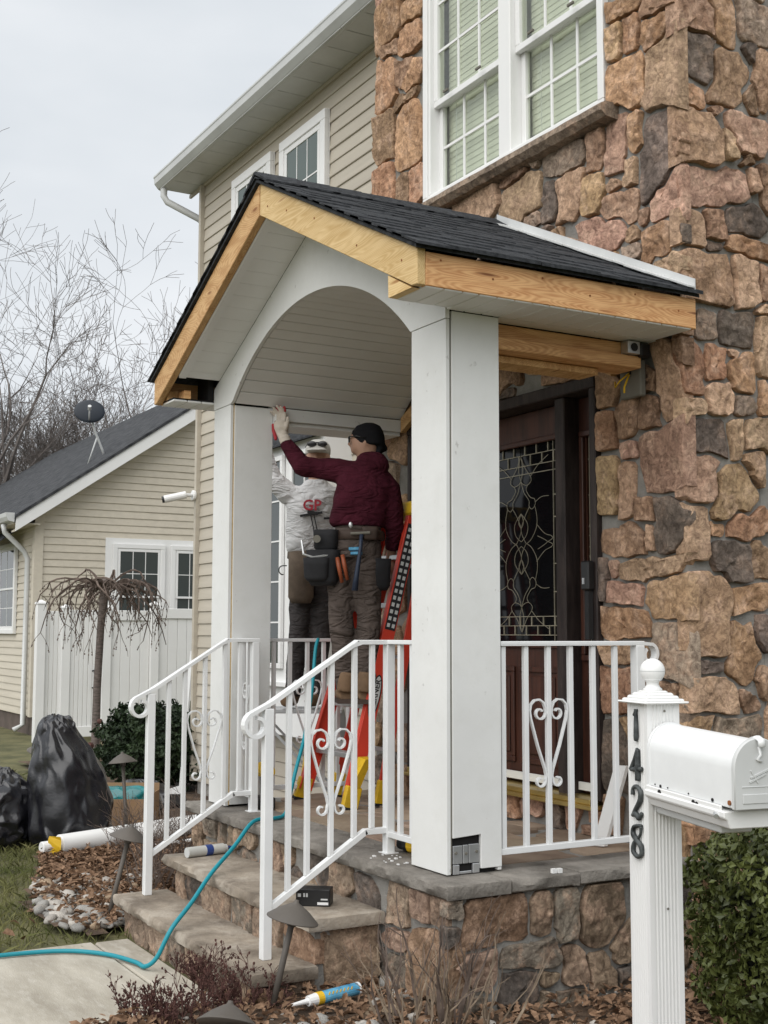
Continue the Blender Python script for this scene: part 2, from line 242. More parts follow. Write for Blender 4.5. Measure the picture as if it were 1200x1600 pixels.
MT = dict(
 mortar=mat('mortar', (.27,.26,.24), .95, .2, 9, bump=.8, bscale=90, bdist=.01),  # base colour darkened to stand for shadow in the stone joints
 siding=mat('vinyl_siding', (.475,.43,.355), .5, .06, 2.5, bump=.12, bscale=30, stretch=(.3,3,6), objrand=.035, spec=.3),
 siding_nb=mat('neighbour_siding', (.565,.515,.425), .5, .06, 2.5, bump=.12, bscale=30, stretch=(.3,3,6), objrand=.035, spec=.3),
 white=mat('white_paint', (.74,.75,.74), .42, .035, 3, bump=.05, bscale=14, spec=.4),
 trim=mat('white_board', (.73,.735,.72), .5, .04, 2.2, bump=.06, bscale=40, spec=.35, stain=(.64,.64,.61), sscale=7, samt=.35, speck=(.46,.45,.43)),
 bead=mat('white_beadboard', (.78,.78,.77), .5, .04, 2, spec=.3),
 rail=mat('white_enamel', (.77,.78,.78), .35, .05, 5, bump=.1, bscale=25, bdist=.004),
 vinyl=mat('white_vinyl', (.78,.78,.77), .4, .03, 2),
 galv=mat('coated_aluminium', (.56,.57,.565), .4, .08, 3, spec=.4),
 dark=mat('dark_void', (.012,.011,.011), .9, .1),
 shingle=mat('charcoal_shingle', (.028,.030,.034), .92, .35, 30, bump=.9, bscale=260, bdist=.004, col2=(.062,.066,.072), spec=.2, objrand=.1),
 shingle_far=mat('weathered_shingle', (.035,.037,.042), .95, .3, 7, bump=.6, bscale=60, bdist=.02, col2=(.085,.088,.093), spec=.2),
 wood_y=wood('fir_fascia', (.54,.26,.105), (.76,.45,.21), (.22,.085,.03), (5,.62,5)), wood_x=wood('pale_lumber', (.56,.37,.15), (.72,.52,.26), (.36,.18,.06), (.5,4,4)), wood_l=wood('knotty_lumber', (.46,.25,.10), (.66,.42,.20), (.26,.11,.035), (.9,5,3.2)),
 tread=mat('bluestone', (.215,.175,.135), .9, .3, 4.5, 10, bump=.8, bscale=30, bdist=.012, col2=(.37,.315,.25), stain=(.48,.43,.365), sscale=3.4, samt=.8),
 slab=mat('grey_bluestone', (.155,.14,.12), .9, .3, 4.5, 10, bump=.85, bscale=38, bdist=.012, col2=(.29,.265,.235), stain=(.34,.32,.285), sscale=2.2, samt=.5),
 flag=mat('flagstone', (.27,.19,.135), .85, .25, 2.5, 8, bump=.4, bscale=30, bdist=.008, col2=(.37,.29,.215), objrand=.18, hue=.01),
 concrete=mat('brushed_concrete', (.36,.325,.265), .95, .15, 2.0, 9, bump=.5, bscale=50, bdist=.006, stretch=(1,3,1), col2=(.47,.435,.365), stain=(.56,.53,.47), sscale=7, samt=.45),
 door=mat('mahogany', (.050,.019,.012), .4, .35, 3, 6, stretch=(10,10,1), col2=(.085,.031,.019), spec=.5),
 dark_trim=mat('aged_dark_trim', (.022,.014,.013), .6, .4, 6, stretch=(4,4,.7), col2=(.05,.036,.032), bump=.3, bscale=30),
 brass=mat('brass', (.55,.42,.16), .35, .2, 5, metal=.9), came=mat('lead_came', (.36,.33,.25), .4, .2, 20, metal=.4), door_glass=door_glass(),
 bronze=mat('bronze_lamp', (.10,.088,.076), .55, .15, 4, spec=.4),
 lamp_in=mat('lamp_reflector', (.55,.54,.50), .5, .05),
 black=mat('black_plastic', (.012,.012,.013), .4, .2, 5, spec=.5), rubber=mat('black_rubber', (.02,.02,.021), .8, .2),
 bag=mat('black_bag', (.010,.010,.013), .24, .15, 4, bump=.25, bscale=14, bdist=.012, spec=.7),
 red=mat('red_fibreglass', (.62,.055,.03), .45, .1, 3), yellow=mat('yellow_plastic', (.75,.47,.02), .5, .15, 5, stain=(.3,.2,.03), sscale=6, samt=.5),
 alu=mat('aluminium', (.55,.56,.57), .38, .1, 6, metal=.75), hose=mat('teal_hose', (.01,.24,.30), .45, .08, 3),
 teal=mat('teal_plastic', (.015,.20,.21), .25, .25, 6, spec=.6), card=mat('cardboard', (.36,.23,.13), .9, .1, 4),
 grass=mat('grass_blades', (.10,.125,.035), .8, .35, 2.2, col2=(.21,.20,.085), spec=.2), lawn=mat('lawn_soil', (.085,.090,.035), .95, .4, 3, 8, col2=(.15,.14,.065), bump=.5, bscale=40, bdist=.02),
 mulch=mat('leaf_mould', (.065,.043,.03), .95, .4, 9, 8, col2=(.15,.10,.065), bump=.9, bscale=50, bdist=.02),
 leaf=mat('dead_leaf', (.13,.07,.04), .8, .4, 22, col2=(.34,.215,.135), spec=.25), twig=mat('twig', (.095,.068,.054), .9, .3, 12, col2=(.19,.145,.12)),
 barb=mat('barberry_twig', (.06,.025,.02), .9, .3, 20, col2=(.11,.05,.04)), hyd=mat('dry_stem', (.16,.115,.08), .9, .35, 12, col2=(.32,.25,.18)),
 bark=mat('grey_bark', (.07,.058,.05), .95, .3, 12, col2=(.14,.12,.105), bump=.6, bscale=40, bdist=.01), bark_w=mat('cherry_bark', (.095,.075,.066), .85, .3, 8, col2=(.20,.165,.145), stretch=(2,2,9), bump=.5, bscale=20, bdist=.01),
 farbark=mat('far_bark', (.115,.098,.09), .95, .25, 3, col2=(.17,.15,.14)),
 box_leaf=mat('boxwood_leaf', (.048,.066,.016), .5, .5, 5, col2=(.125,.145,.036), spec=.4), yew=mat('yew_leaf', (.010,.024,.010), .6, .4, 6, col2=(.035,.058,.022), spec=.3),
 shrub_shade=mat('dark_core', (.012,.014,.008), 1, .2), blind=mat('pale_blind', (.85,.85,.77), .7, .04, 3), pane=glass('dark_glass'), clear=clear_glass('clear_glass'),
 green_glass=glass('green_glass', (.045,.075,.062), .05),
 maroon=mat('maroon_fleece', (.060,.011,.020), .95, .25, 9, bump=.25, bscale=160, bdist=.004, spec=.12, fold=.05), grey_sw=mat('white_sweatshirt', (.56,.56,.565), .95, .08, 6, bump=.25, bscale=160, bdist=.004, spec=.12, fold=.05),
 khaki=mat('work_trousers', (.092,.073,.064), .95, .2, 9, bump=.25, bscale=160, bdist=.004, spec=.12, fold=.07), dk_pants=mat('charcoal_trousers', (.055,.05,.05), .95, .2, 9, bump=.25, bscale=160, bdist=.004, spec=.12, fold=.07),
 skin=mat('skin', (.40,.235,.165), .55, .08, 6, spec=.35), cap=mat('black_cap', (.008,.008,.010), .85, .2, 9, spec=.2), cap_w=mat('pale_cap', (.44,.43,.40), .9, .1, 8),
 leather=mat('tool_leather', (.045,.028,.020), .7, .3, 8), boot=mat('tan_boot', (.17,.105,.06), .8, .25, 9), canvas=mat('black_canvas', (.014,.014,.016), .85, .3, 10), canvas_b=mat('brown_canvas', (.10,.075,.055), .9, .3, 10), orange=mat('orange_grip', (.26,.065,.025), .5, .1),
 glove=mat('glove_knit', (.56,.50,.43), .9, .1, 20), glove_r=mat('red_latex', (.38,.02,.03), .55, .15, 12), ink_r=mat('red_ink', (.40,.03,.05), .7, .05), ink=mat('black_ink', (.02,.02,.022), .7, .05),
 number=mat('iron_number', (.025,.03,.032), .45, .5, 30, col2=(.09,.10,.10)), print_w=mat('white_print', (.75,.75,.75), .6, .02), blue=mat('blue_label', (.04,.27,.52), .45, .35, 14, col2=(.16,.46,.66)),
 rust=mat('rust', (.25,.09,.03), .9, .4, 30), meter=mat('grey_box', (.16,.15,.125), .8, .1, 4), step_board=mat('step_plate', (.5,.51,.52), .5, .1, 6, metal=.5),
)
# ================================================================ ground
rng = random.Random(7)
m = MB(); N = 40
m.add([(-260,-200,GZ-.02),(200,-200,GZ-.02),(200,240,GZ-.02),(-260,240,GZ-.02)], [(0,1,2,3)])
tag(m.build('lawn', MT['lawn']), kind='structure')
m = MB(); m.box(-6.33,-4.86,-6,1.93,GZ-.12,GZ); m.box(-6.33,-4.86,1.945,2.12,GZ-.12,GZ-.004)
tag(m.build('walkway', MT['concrete'], bevel=.008), kind='structure')
def sheet(name, poly, z, mt, amp=.02, step=.12, seed=1):       # a bed of earth with gentle relief inside a polygon
    xs = [p[0] for p in poly]; ys = [p[1] for p in poly]; V = {}; mb = MB(); fs = []
    def ins(x, y):
        r = False; n = len(poly)
        for i in range(n):
            (x1,y1),(x2,y2) = poly[i], poly[i-1]
            if (y1 > y) != (y2 > y) and x < (x2-x1)*(y-y1)/(y2-y1)+x1: r = not r
        return r
    nx = int((max(xs)-min(xs))/step)+1; ny = int((max(ys)-min(ys))/step)+1; vs = []
    for j in range(ny+1):
        for i in range(nx+1):
            x = min(xs)+i*step; y = min(ys)+j*step
            vs.append((x, y, z + amp*noise.noise(Vector((x*1.7, y*1.7, seed)))+amp*.6*noise.noise(Vector((x*5, y*5, seed)))))
    for j in range(ny):
        for i in range(nx):
            a = j*(nx+1)+i
            if ins(min(xs)+(i+.5)*step, min(ys)+(j+.5)*step): fs.append((a, a+1, a+nx+2, a+nx+1))
    mb.add(vs, fs)
    o = tag(mb.build(name, mt, smooth=True), kind='structure'); o['ins'] = 0
    return ins
BEDL = [(-6.34,2.05),(-6.6,1.86),(-7.0,1.82),(-7.5,1.9),(-8.2,2.15),(-8.8,2.3),(-9.4,2.75),(-10.6,3.0),(-12.8,3.5),(-15.2,3.7),(-15.2,4.9),(-11.3,4.9),(-7.0,4.6),(-7.0,2.68),(-6.5,2.68),(-6.5,2.1)]
BEDR = [(-4.84,-.5),(-2.2,-.5),(-2.0,8),(-4.2,8),(-4.2,2.7),(-4.8,2.7)]
in_left = sheet('planting_bed', BEDL, GZ+.02, MT['mulch'], .02, .11, 3)
in_right = sheet('planting_bed', BEDR, GZ+.06, MT['mulch'], .02, .11, 5)

# ================================================================ fieldstone walls
F_ = '-472 400 -449 410 o;-449 393 -428 400 b;-473 381 -460 403 y;-460 381 -448 400 o;-448 376 -430 394 o;-474 353 -443 383 o;-446 344 -422 382 t;-474 352 -461 361 o;-476 323 -459 356 p;-458 329 -444 348 o;-450 301 -428 346 d;-460 314 -451 330 t;-490 331 -476 353 b;-472 316 -464 324 t;-493 309 -475 329 y;-478 297 -451 315 b;-494 289 -460 305 p;-445 290 -424 313 p;-451 291 -442 302 b;-459 285 -449 293 b;-450 273 -429 291 o;-462 277 -447 285 g;-441 264 -425 275 t;-712 484 -675 516 o;-675 487 -651 503 o;-706 472 -678 488 b;-678 466 -651 489 o;-712 442 -684 481 o;-684 453 -660 469 b;-672 441 -651 463 o;-687 430 -651 444 b;-712 404 -684 442 b;-683 392 -651 441 o;-712 382 -686 407 o;-684 371 -666 395 b;-666 366 -651 392 o;-617 339 -565 356 t;-566 326 -527 350 t;-568 344 -539 357 b;-538 345 -528 354 g;-527 318 -515 340 d;-527 337 -491 355 g;-514 313 -493 338 t;-484 209 -468 228 b;-485 185 -470 208 o;-486 151 -469 184 y;-467 192 -453 211 b;-450 211 -442 223 b;-441 196 -429 230 t;-452 193 -436 209 b;-468 183 -456 191 p;-454 161 -421 195 p;-467 153 -456 179 t;-456 149 -444 163 b;-444 135 -429 161 d;-485 135 -450 150 b;-450 136 -446 148 t;-486 114 -476 135 d;-476 124 -468 134 p;-470 123 -426 134 t;-477 111 -453 123 p;-450 103 -423 125 y;-486 94 -445 110 o;-447 78 -424 103 g;-485 83 -449 94 b;-486 64 -456 83 o;-441 70 -430 77 b'
S_ = '394 380 424 396 b;422 380 438 402 o;438 385 457 406 g;401 357 425 381 d;416 347 446 379 b;441 373 448 385 d;449 350 456 385 b;400 343 415 356 o;416 338 425 349 b;393 313 425 345 b;427 326 455 349 p;425 323 437 338 t;436 323 448 330 b;435 347 453 363 b;398 299 442 319 p;443 309 449 323 b;449 301 454 327 b;392 276 413 293 t;415 282 427 298 b;427 286 451 304 d;414 275 424 281 d;428 278 453 287 o;400 250 429 276 b;431 252 448 276 t;447 257 452 276 b;444 250 452 255 t;406 234 419 247 g;420 232 444 250 d;445 220 451 248 t;392 206 411 233 o;411 212 426 234 o;426 225 436 231 t;427 209 444 229 o;413 198 430 216 t;392 196 412 204 t;430 200 441 211 g;446 202 450 218 o;400 179 424 196 d;427 180 435 199 t;436 184 450 200 t;399 157 421 182 p;413 148 442 177 y;434 166 448 183 b;390 131 411 156 t;411 141 420 149 o;423 141 448 158 o;412 122 437 140 d;439 124 447 145 b;397 86 424 128 b;427 107 446 121 o;438 92 446 107 d;429 99 437 106 b;420 74 442 105 o;398 79 417 86 d;395 64 427 78 t;434 69 445 85 b;428 66 441 73 b;411 46 439 58 g'
R_ = '277 -27 310 -8 o;310 -25 322 -9 b;323 -29 336 -9 g;336 -32 360 -9 b;295 -37 325 -24 g;326 -47 339 -29 b;340 -52 356 -33 b;351 -42 363 -22 b;296 -49 314 -37 d;314 -44 323 -38 b;321 -53 339 -45 g;278 -41 294 -26 p;356 -52 363 -41 d;271 -13 277 -6 g'
Q_ = '-454 -20 -439 -6 p;-439 -21 -425 -6 p;-454 -46 -426 -19 o;-475 -25 -457 -6 t;-475 -35 -457 -26 p;-475 -53 -457 -35 g;-526 -19 -503 -6 t;-507 -20 -489 -7 d'
def parse(s): return [(*[int(a)/100 for a in t.split()[:4]], t.split()[4]) for t in s.split(';')]
def noff(x, z, s): 
    return (.010*np.sin(x*9+s+2*np.sin(z*7+s))+.004*np.sin(x*61+z*43+s*2), .010*np.sin(z*10+s*1.7+2*np.sin(x*8))+.004*np.sin(z*63-x*49+s))
def stone_wall(boxes, region, holes, to3d, parent, seed, fill=(.07,.15), gap=.0068, height=(.018,.040), mats=None, cap=.055, keep=None, pal='tobbpgdy', name='stone'):
    rg = random.Random(seed); u0, z0, u1, z1 = region; B = list(boxes)
    def dmin(x, z):
        d = 9
        for b in B:
            qx = max(b[0]-x, x-b[2]); qz = max(b[1]-z, z-b[3]); dd = math.hypot(max(qx,0), max(qz,0)) if max(qx,qz) > 0 else max(qx,qz)
            if dd < d: d = dd
        return d
    tries = int((u1-u0)*(z1-z0)*160)
    for i in range(tries):
        big = 1 if i < tries*.45 else .55
        x = rg.uniform(u0, u1); z = rg.uniform(z0, z1)
        if any(h[0] < x < h[2] and h[1] < z < h[3] for h in holes): continue
        hx = rg.uniform(*fill)*big*rg.choice((.8,1,1.25)); hz = rg.uniform(*fill)*big*rg.choice((.75,1,1.1))
        ok = all(not (x-hx < b[2]+.004 and x+hx > b[0]-.004 and z-hz < b[3]+.004 and z+hz > b[1]-.004) for b in B)
        if ok: B.append((x-hx, z-hz, x+hx, z+hz, rg.choice(pal)))
    A = np.array([b[:4] for b in B]); cx = (A[:,0]+A[:,2])/2; cz = (A[:,1]+A[:,3])/2; hx = (A[:,2]-A[:,0])/2; hz = (A[:,3]-A[:,1])/2
    NA = 36; NR = 90; joined = {}; out = []
    th = np.arange(NA)*2*np.pi/NA
    for i, b in enumerate(B):
        t = th + .11*(i % 3)
        rmax = math.hypot(hx[i], hz[i])+cap+.02; rr = np.linspace(.01, rmax, NR)
        X = cx[i]+np.outer(np.cos(t)*1, rr); Z = cz[i]+np.outer(np.sin(t), rr)
        nb = np.where((abs(cx-cx[i]) < hx+rmax+.1) & (abs(cz-cz[i]) < hz+rmax+.1))[0]
        ox, oz = noff(X, Z, seed); XX = X+ox; ZZ = Z+oz
        def dist(k):
            qx = abs(XX-cx[k])-hx[k]; qz = abs(ZZ-cz[k])-hz[k]
            return np.hypot(np.maximum(qx,0), np.maximum(qz,0))+np.minimum(np.maximum(qx,qz),0)
        ds = dist(i); do = np.full_like(ds, 9.)
        for k in nb:
            if k != i: do = np.minimum(do, dist(k))
        bad = (do-ds < gap*2) | (ds > cap) | (X < u0) | (X > u1) | (Z < z0) | (Z > z1)
        for h in holes: bad |= (X > h[0]) & (X < h[2]) & (Z > h[1]) & (Z < h[3])
        if rg.random() < .85:                                   # knock a corner off
            for _c in range(rg.choice((1,1,2))):
                ca = rg.uniform(0, 6.283); sup = abs(math.cos(ca))*hx[i]+abs(math.sin(ca))*hz[i]
                bad |= (X-cx[i])*math.cos(ca)+(Z-cz[i])*math.sin(ca) > sup*rg.uniform(.70,.96)
        stop = np.where(bad.any(1), bad.argmax(1), NR-1); r = rr[np.maximum(stop-1, 0)]
        if r.mean() < .018: continue
        r = np.maximum(r, .012)
        hgt = rg.uniform(*height); tu = rg.uniform(-.09,.09); tz = rg.uniform(-.09,.09); so = rg.uniform(0,99)
        rings = []
        for sc, hh, amp in ((1,-.04,0),(1.0,.55,.002),(.992,.84,.005),(.965,.97,.010),(.90,1.0,.012),(.76,1.0,.014),(.58,1.0,.015),(.40,1.0,.015),(.2,1.0,.014)):
            ring = []
            for k in range(NA):
                du = math.cos(t[k])*r[k]*sc; dz = math.sin(t[k])*r[k]*sc
                q = Vector(((cx[i]+du)*8, (cz[i]+dz)*8, so))
                tt = hgt*hh if hh > 0 else hh
                if hh > 0: tt += amp*.9*noise.noise(q)+amp*.8*(abs(noise.noise(q*2.3))-.2)+amp*.75*noise.noise(q*4.7)+(du*tu+dz*tz)*min(1, hh)
                ring.append(to3d(cx[i]+du, cz[i]+dz, tt))
            rings.append(ring)
        mb = MB(); mb.loft(rings, cap=False); n0 = len(mb.v)
        mb.v.append(tuple(to3d(cx[i], cz[i], hgt*1.12))); mb.f += [(n0-NA+k, n0-NA+(k+1)%NA, n0) for k in range(NA)]
        if keep and not keep(cx[i], cz[i]):
            J = joined.setdefault(b[4], MB()); J.add(mb.v, mb.f)
        else:
            me_o = mb.build(name, (mats or STONE)[b[4]], parent, smooth=True)
            try: me_o.data.set_sharp_from_angle(angle=RAD(38))
            except Exception: pass
            out.append(me_o)
    for k, J in joined.items():
        tag(J.build(name+'_field', (mats or STONE)[k], parent, smooth=True), kind='stuff')
    return out

house = tag(empty('house', (-7.8, 6, GZ)), 'two storey house with beige siding and a fieldstone bay round the front door', 'house')
# masses behind the cladding
m = MB(); m.box(-11.4,-7.05,4.475,11,GZ,5.4); core = m.build('wall_core', MT['siding'], house)
m = MB()
m.box(-7.1,-6.66,3.99,4.46,GZ,6.0); m.box(-4.73,-4.25,3.99,4.46,GZ,6.0); m.box(-4.835,-4.73,3.99,4.46,GZ,3.59); m.box(-4.835,-4.73,3.99,4.46,5.3,6.0)
m.box(-6.66,-6.47,3.99,4.46,2.25,6.0); m.box(-6.47,-4.835,3.99,4.46,2.25,3.59); m.box(-6.47,-4.835,3.99,4.46,5.3,6.0); m.box(-6.66,-4.835,3.99,4.46,GZ,.13)
swf = m.build('stone_wall', MT['mortar'], house)
m = MB(); m.box(-7.08,-4.252,4.465,10.9,GZ,5.98); sws = m.build('stone_wall', MT['mortar'], house)
tofront = lambda u, z, t: (u, 3.99-t, z)
toside = lambda u, z, t: (-4.25+t, u, z)
door_hole = (-6.66, -.6, -4.838, 2.27); win_hole = (-6.475, 3.52, -4.72, 5.33)
stone_wall([b for b in parse(F_)], (-7.12,-.54,-4.212,5.6), [door_hole, win_hole], tofront, swf, 11, keep=lambda u, z: z < 5.0)
stone_wall(parse(S_), (3.965,-.54,6.6,5.6), [], toside, sws, 12, keep=lambda u, z: z < 4.35 and u < 5.0)
# riser under the threshold
stone_wall([], (-6.66,.0,-4.838,.125), [], tofront, swf, 13, fill=(.05,.1))
m = MB(); rings = []
for i in range(41):                                           # rough stone sill under the bay window
    x = -6.5+i*(1.84/40); a = .006*noise.noise(Vector((x*9,0,0))); b_ = .012*noise.noise(Vector((x*7,3,0)))
    rings.append([(x,4.0,3.515),(x,3.905+a,3.52+b_),(x,3.872+b_,3.55+a),(x,3.875+a,3.583),(x,3.90+b_,3.598),(x,4.0,3.602)])
m.loft(rings); m.build('window_sill', STONE['g'], house)

# ---------------------------------------------------------------- clapboards
EXPO = .114
def clapboards(parent, fn, lo, hi, z0, z1, cut=None, mt='siding', name='clapboard'):
    n = int(round((z1-z0)/EXPO))
    for k in range(n):
        a = z0+k*EXPO; zt = min(a+EXPO+.01, z1); l, h = (cut(a+EXPO*.5) if cut else (lo, hi))
        if h-l < .05: continue
        prof = [(.0, zt), (.004, zt-.012), (.0145, a+.02), (.0155, a+.004), (.012, a), (.0, a)]
        cuts = [l]; q = l+((k*1.37) % 3.1)+.5
        while q < h-.4: cuts.append(q); q += 3.3
        cuts.append(h)
        for i in range(len(cuts)-1):
            o_ = .0016*(i % 2); wv = .0012*math.sin(k*2.3+i)
            MB().prism([(d_+(o_ if d_ > 0 else 0), z_+(wv if d_ > .01 else 0)) for d_, z_ in prof], fn, cuts[i]-(.03 if i % 2 else 0), cuts[i+1]+(.03 if i % 2 else 0) if i < len(cuts)-2 else cuts[i+1]).build(name, MT[mt], parent)
sw = MB().box(-11.4,-7.11,4.452,4.474,-.42,5.4).build('siding_wall', MT['siding'], house)
clapboards(sw, lambda d, z, t: (t, 4.451-d, z), -11.4, -7.11, -.42, 5.395)
m = MB(); m.box(-11.455,-11.405,4.40,4.47,-.42,5.395); m.build('corner_post', MT['siding'], house)
m = MB(); m.box(-11.40,-7.0,4.462,4.474,GZ-.05,-.425); m.build('foundation', MT['mortar'], house)

# ---------------------------------------------------------------- eaves
sf = MB().box(-11.8,-7.1,4.10,4.45,5.425,5.44).build('soffit', MT['galv'], house)
x = -11.78
while x < -7.2:
    MB().box(x+.004, min(x+.30,-7.1)-.004, 4.105, 4.447, 5.413, 5.424).build('soffit_panel', MT['galv'], sf, bevel=.003); x += .30  # panels in a darker grey, the eave's shade put into their colour
MB().box(-11.8,-7.11,4.425,4.449,5.38,5.412).build('frieze_trim', MT['siding'], house)
g = [(4.20,5.43),(4.13,5.415),(4.10,5.43),(4.062,5.475),(4.056,5.53),(4.05,5.535),(4.05,5.555),(4.075,5.555),(4.078,5.53),(4.20,5.53)]
MB().prism(g, lambda p, q, t: (t, p-.0, q-.005), -11.83, -7.1).build('gutter', MT['galv'], house, bevel=.003)
m = MB(); m.tube([(-11.73,4.13,5.40),(-11.73,4.13,5.33),(-11.71,4.16,5.27),(-11.56,4.44,5.10),(-11.52,4.54,5.02),(-11.51,4.55,4.9),(-11.51,4.55,-.4)], .034, 10); smooth_by_angle(m.build('downspout', MT['galv'], house))
m = MB(); m.add([(-11.9,4.12,5.56),(-7.0,4.12,5.56),(-7.0,8.0,7.6),(-11.9,8.0,7.6),(-11.9,4.12,5.54),(-7.0,4.12,5.54),(-7.0,8.0,7.5),(-11.9,8.0,7.5)], [(0,1,2,3),(7,6,5,4),(0,4,5,1),(1,5,6,2),(2,6,7,3),(3,7,4,0)])
m.add([(-7.3,3.75,6.0),(-4.0,3.75,6.0),(-4.0,11.2,6.0),(-7.3,11.2,6.0),(-5.65,3.75,7.0),(-5.65,11.2,7.0)], [(0,1,4),(1,2,5,4),(2,3,5),(3,0,4,5),(3,2,1,0)])
m.build('roof', MT['shingle_far'], house)

# ---------------------------------------------------------------- windows
def sash(parent, ax, fr, x0, x1, z0, z1, y, cols, rows, wd=.038, glassm='pane', dep=.03, mun=.012):
    """one sash on a wall plane: fn maps (along, outward, z)"""
    P = lambda mb, a, b, c, d, o0, o1: mb.box(*fr(a, b, c, d, o0, o1))
    m = MB(); P(m, x0, x1, z0, z0+wd, y, y+dep); P(m, x0, x1, z1-wd, z1, y, y+dep); P(m, x0, x0+wd, z0+wd, z1-wd, y, y+dep); P(m, x1-wd, x1, z0+wd, z1-wd, y, y+dep)
    m.build('sash', MT['vinyl'], parent, bevel=.003)
    gw = (x1-x0-2*wd); gh = (z1-z0-2*wd)
    m = MB(); P(m, x0+wd*.9, x1-wd*.9, z0+wd*.9, z1-wd*.9, y+dep*.3, y+dep*.45); m.build('pane', MT[glassm], parent)
    for i in range(1, cols):
        m = MB(); c = x0+wd+gw*i/cols; P(m, c-mun/2, c+mun/2, z0+wd*.95, z1-wd*.95, y+dep*.44, y+dep*.7); m.build('muntin', MT['vinyl'], parent)
    for j in range(1, rows):
        m = MB(); c = z0+wd+gh*j/rows; P(m, x0+wd*.95, x1-wd*.95, c-mun/2, c+mun/2, y+dep*.46, y+dep*.73); m.build('muntin', MT['vinyl'], parent)
def yplane(Y): return lambda a, b, z0, z1, o0, o1: (a, b, Y-o1, Y-o0, z0, z1)     # outward is -Y
def xplane(X): return lambda a, b, z0, z1, o0, o1: (X+o0, X+o1, a, b, z0, z1)     # outward is +X
def casing(parent, fr, x0, x1, z0, z1, y0, y1, wd, mt='vinyl', name='window_frame'):
    m = MB()
    for a, b, c, d in ((x0, x1, z0, z0+wd), (x0, x1, z1-wd, z1), (x0, x0+wd, z0+wd, z1-wd), (x1-wd, x1, z0+wd, z1-wd)): m.box(*fr(a, b, c, d, y0, y1))
    return m.build(name, MT[mt], parent, bevel=.004)
def window(parent, fr, x0, x1, z0, z1, rail, cols, rows, cas=.06, glassm='pane', proud=.05, name='window'):
    o = MB().box(*fr(x0, x1, z0, z1, .0, .012)).build(name, MT['vinyl'], parent)
    casing(o, fr, x0, x1, z0, z1, .012, proud, cas); i = cas*.9
    casing(o, fr, x0+i, x1-i, z0+i, z1-i, .013, proud*.75, cas*.35)
    k = cas*1.25
    sash(o, 0, fr, x0+k, x1-k, z0+k, rail+.015, .012, cols, rows, .034, glassm, .016)
    sash(o, 0, fr, x0+k, x1-k, rail-.02, z1-k, .029, cols, rows, .034, glassm, .014)
    return o
fsid = yplane(4.436)
window(house, fsid, -9.55, -8.685, 3.75, 5.17, 4.35, 3, 2, .085, 'green_glass')
window(house, fsid, -10.6, -9.735, 3.75, 5.17, 4.35, 3, 2, .085, 'green_glass')
# double window in the stone bay, blinds drawn behind clear glass
ff = yplane(3.985)
bw = MB().box(-6.465,-4.73,4.30,4.32,3.6,5.3).build('window', MT['dark'], house)
casing(bw, ff, -6.465, -4.73, 3.602, 5.30, -.09, .035, .048)
casing(bw, ff, -6.42, -4.775, 3.648, 5.255, -.09, .02, .018)
m = MB(); m.box(*ff(-5.655,-5.54,3.62,5.28,-.10,.028)); m.build('mullion', MT['vinyl'], bw, bevel=.006)
for x0, x1 in ((-6.405,-5.655),(-5.54,-4.79)):
    sash(bw, 0, ff, x0, x1, 3.665, 4.27, -.085, 3, 2, .038, 'clear', .035, .016)
    sash(bw, 0, ff, x0, x1, 4.225, 5.24, -.045, 3, 3, .04, 'clear', .035, .016)
    m = MB(); z = 3.67
    while z < 5.22: m.bar((x0+.01,4.105,z), (x1-.01,4.105,z), .0405, .002, (0,.995,-.10)); z += .038
    m.build('blind', MT['blind'], bw)
    m = MB()
    for c in (x0+.13, x1-.13): m.tube([(c,4.078,3.67),(c,4.078,5.22)], .002, 4)
    m.build('blind_cord', MT['white'], bw)
    for c in (x0+.2, x1-.2): MB().box(c-.025,c+.025,3.95,3.962,4.252,4.264).build('sash_lock', MT['meter'], bw)
m = MB(); m.box(-6.46,-4.735,4.2,4.21,3.6,5.29)
m.build('room_back', MT['blind'], bw)

# ---------------------------------------------------------------- front door and side light
dr = MB().box(-6.66,-4.838,4.13,4.15,.13,2.25).build('door_frame', MT['dark_trim'], house)
m = MB(); m.box(-4.885,-4.836,3.952,4.13,.17,2.2); m.box(-6.66,-6.62,3.955,4.13,.17,2.2); m.box(-6.66,-4.836,3.95,4.13,2.2,2.262); m.box(-5.205,-5.125,3.985,4.13,.17,2.2)
m.box(-6.24,-6.16,3.985,4.13,.17,2.2); m.build('jamb', MT['dark_trim'], dr, bevel=.006)
m = MB(); m.box(-6.66,-4.84,3.90,4.13,.13,.15); m.box(-6.62,-4.886,3.93,4.13,.15,.176); m.build('threshold', MT['brass'], dr, bevel=.004)
m = MB(); m.box(-6.15,-5.21,4.05,4.062,.195,.235); m.box(-5.12,-4.89,4.05,4.062,.195,.235); m.build('sweep', MT['trim'], dr)
d = MB()
d.box(-6.155,-5.21,4.09,4.125,.18,.92); d.box(-6.155,-5.21,4.09,4.125,2.02,2.195); d.box(-6.155,-6.03,4.09,4.125,.92,2.02); d.box(-5.285,-5.21,4.09,4.125,.92,2.02)
door = d.build('door', MT['door'], dr, bevel=.003)
for a, b, c, e in ((-6.06,-5.71,.28,.80),(-5.655,-5.30,.28,.80)):
    casing(dr, yplane(4.09), a, b, c, e, .0, .016, .03, 'door', 'panel_moulding'); MB().box(a+.05,b-.05,4.078,4.09,c+.05,e-.05).build('panel', MT['door'], dr, bevel=.008)
casing(dr, yplane(4.09), -6.05, -5.265, .90, 2.04, .0, .02, .03, 'door', 'glass_moulding')
MB().box(-6.03,-5.285,4.10,4.106,.92,2.02).build('pane', MT['door_glass'], dr)
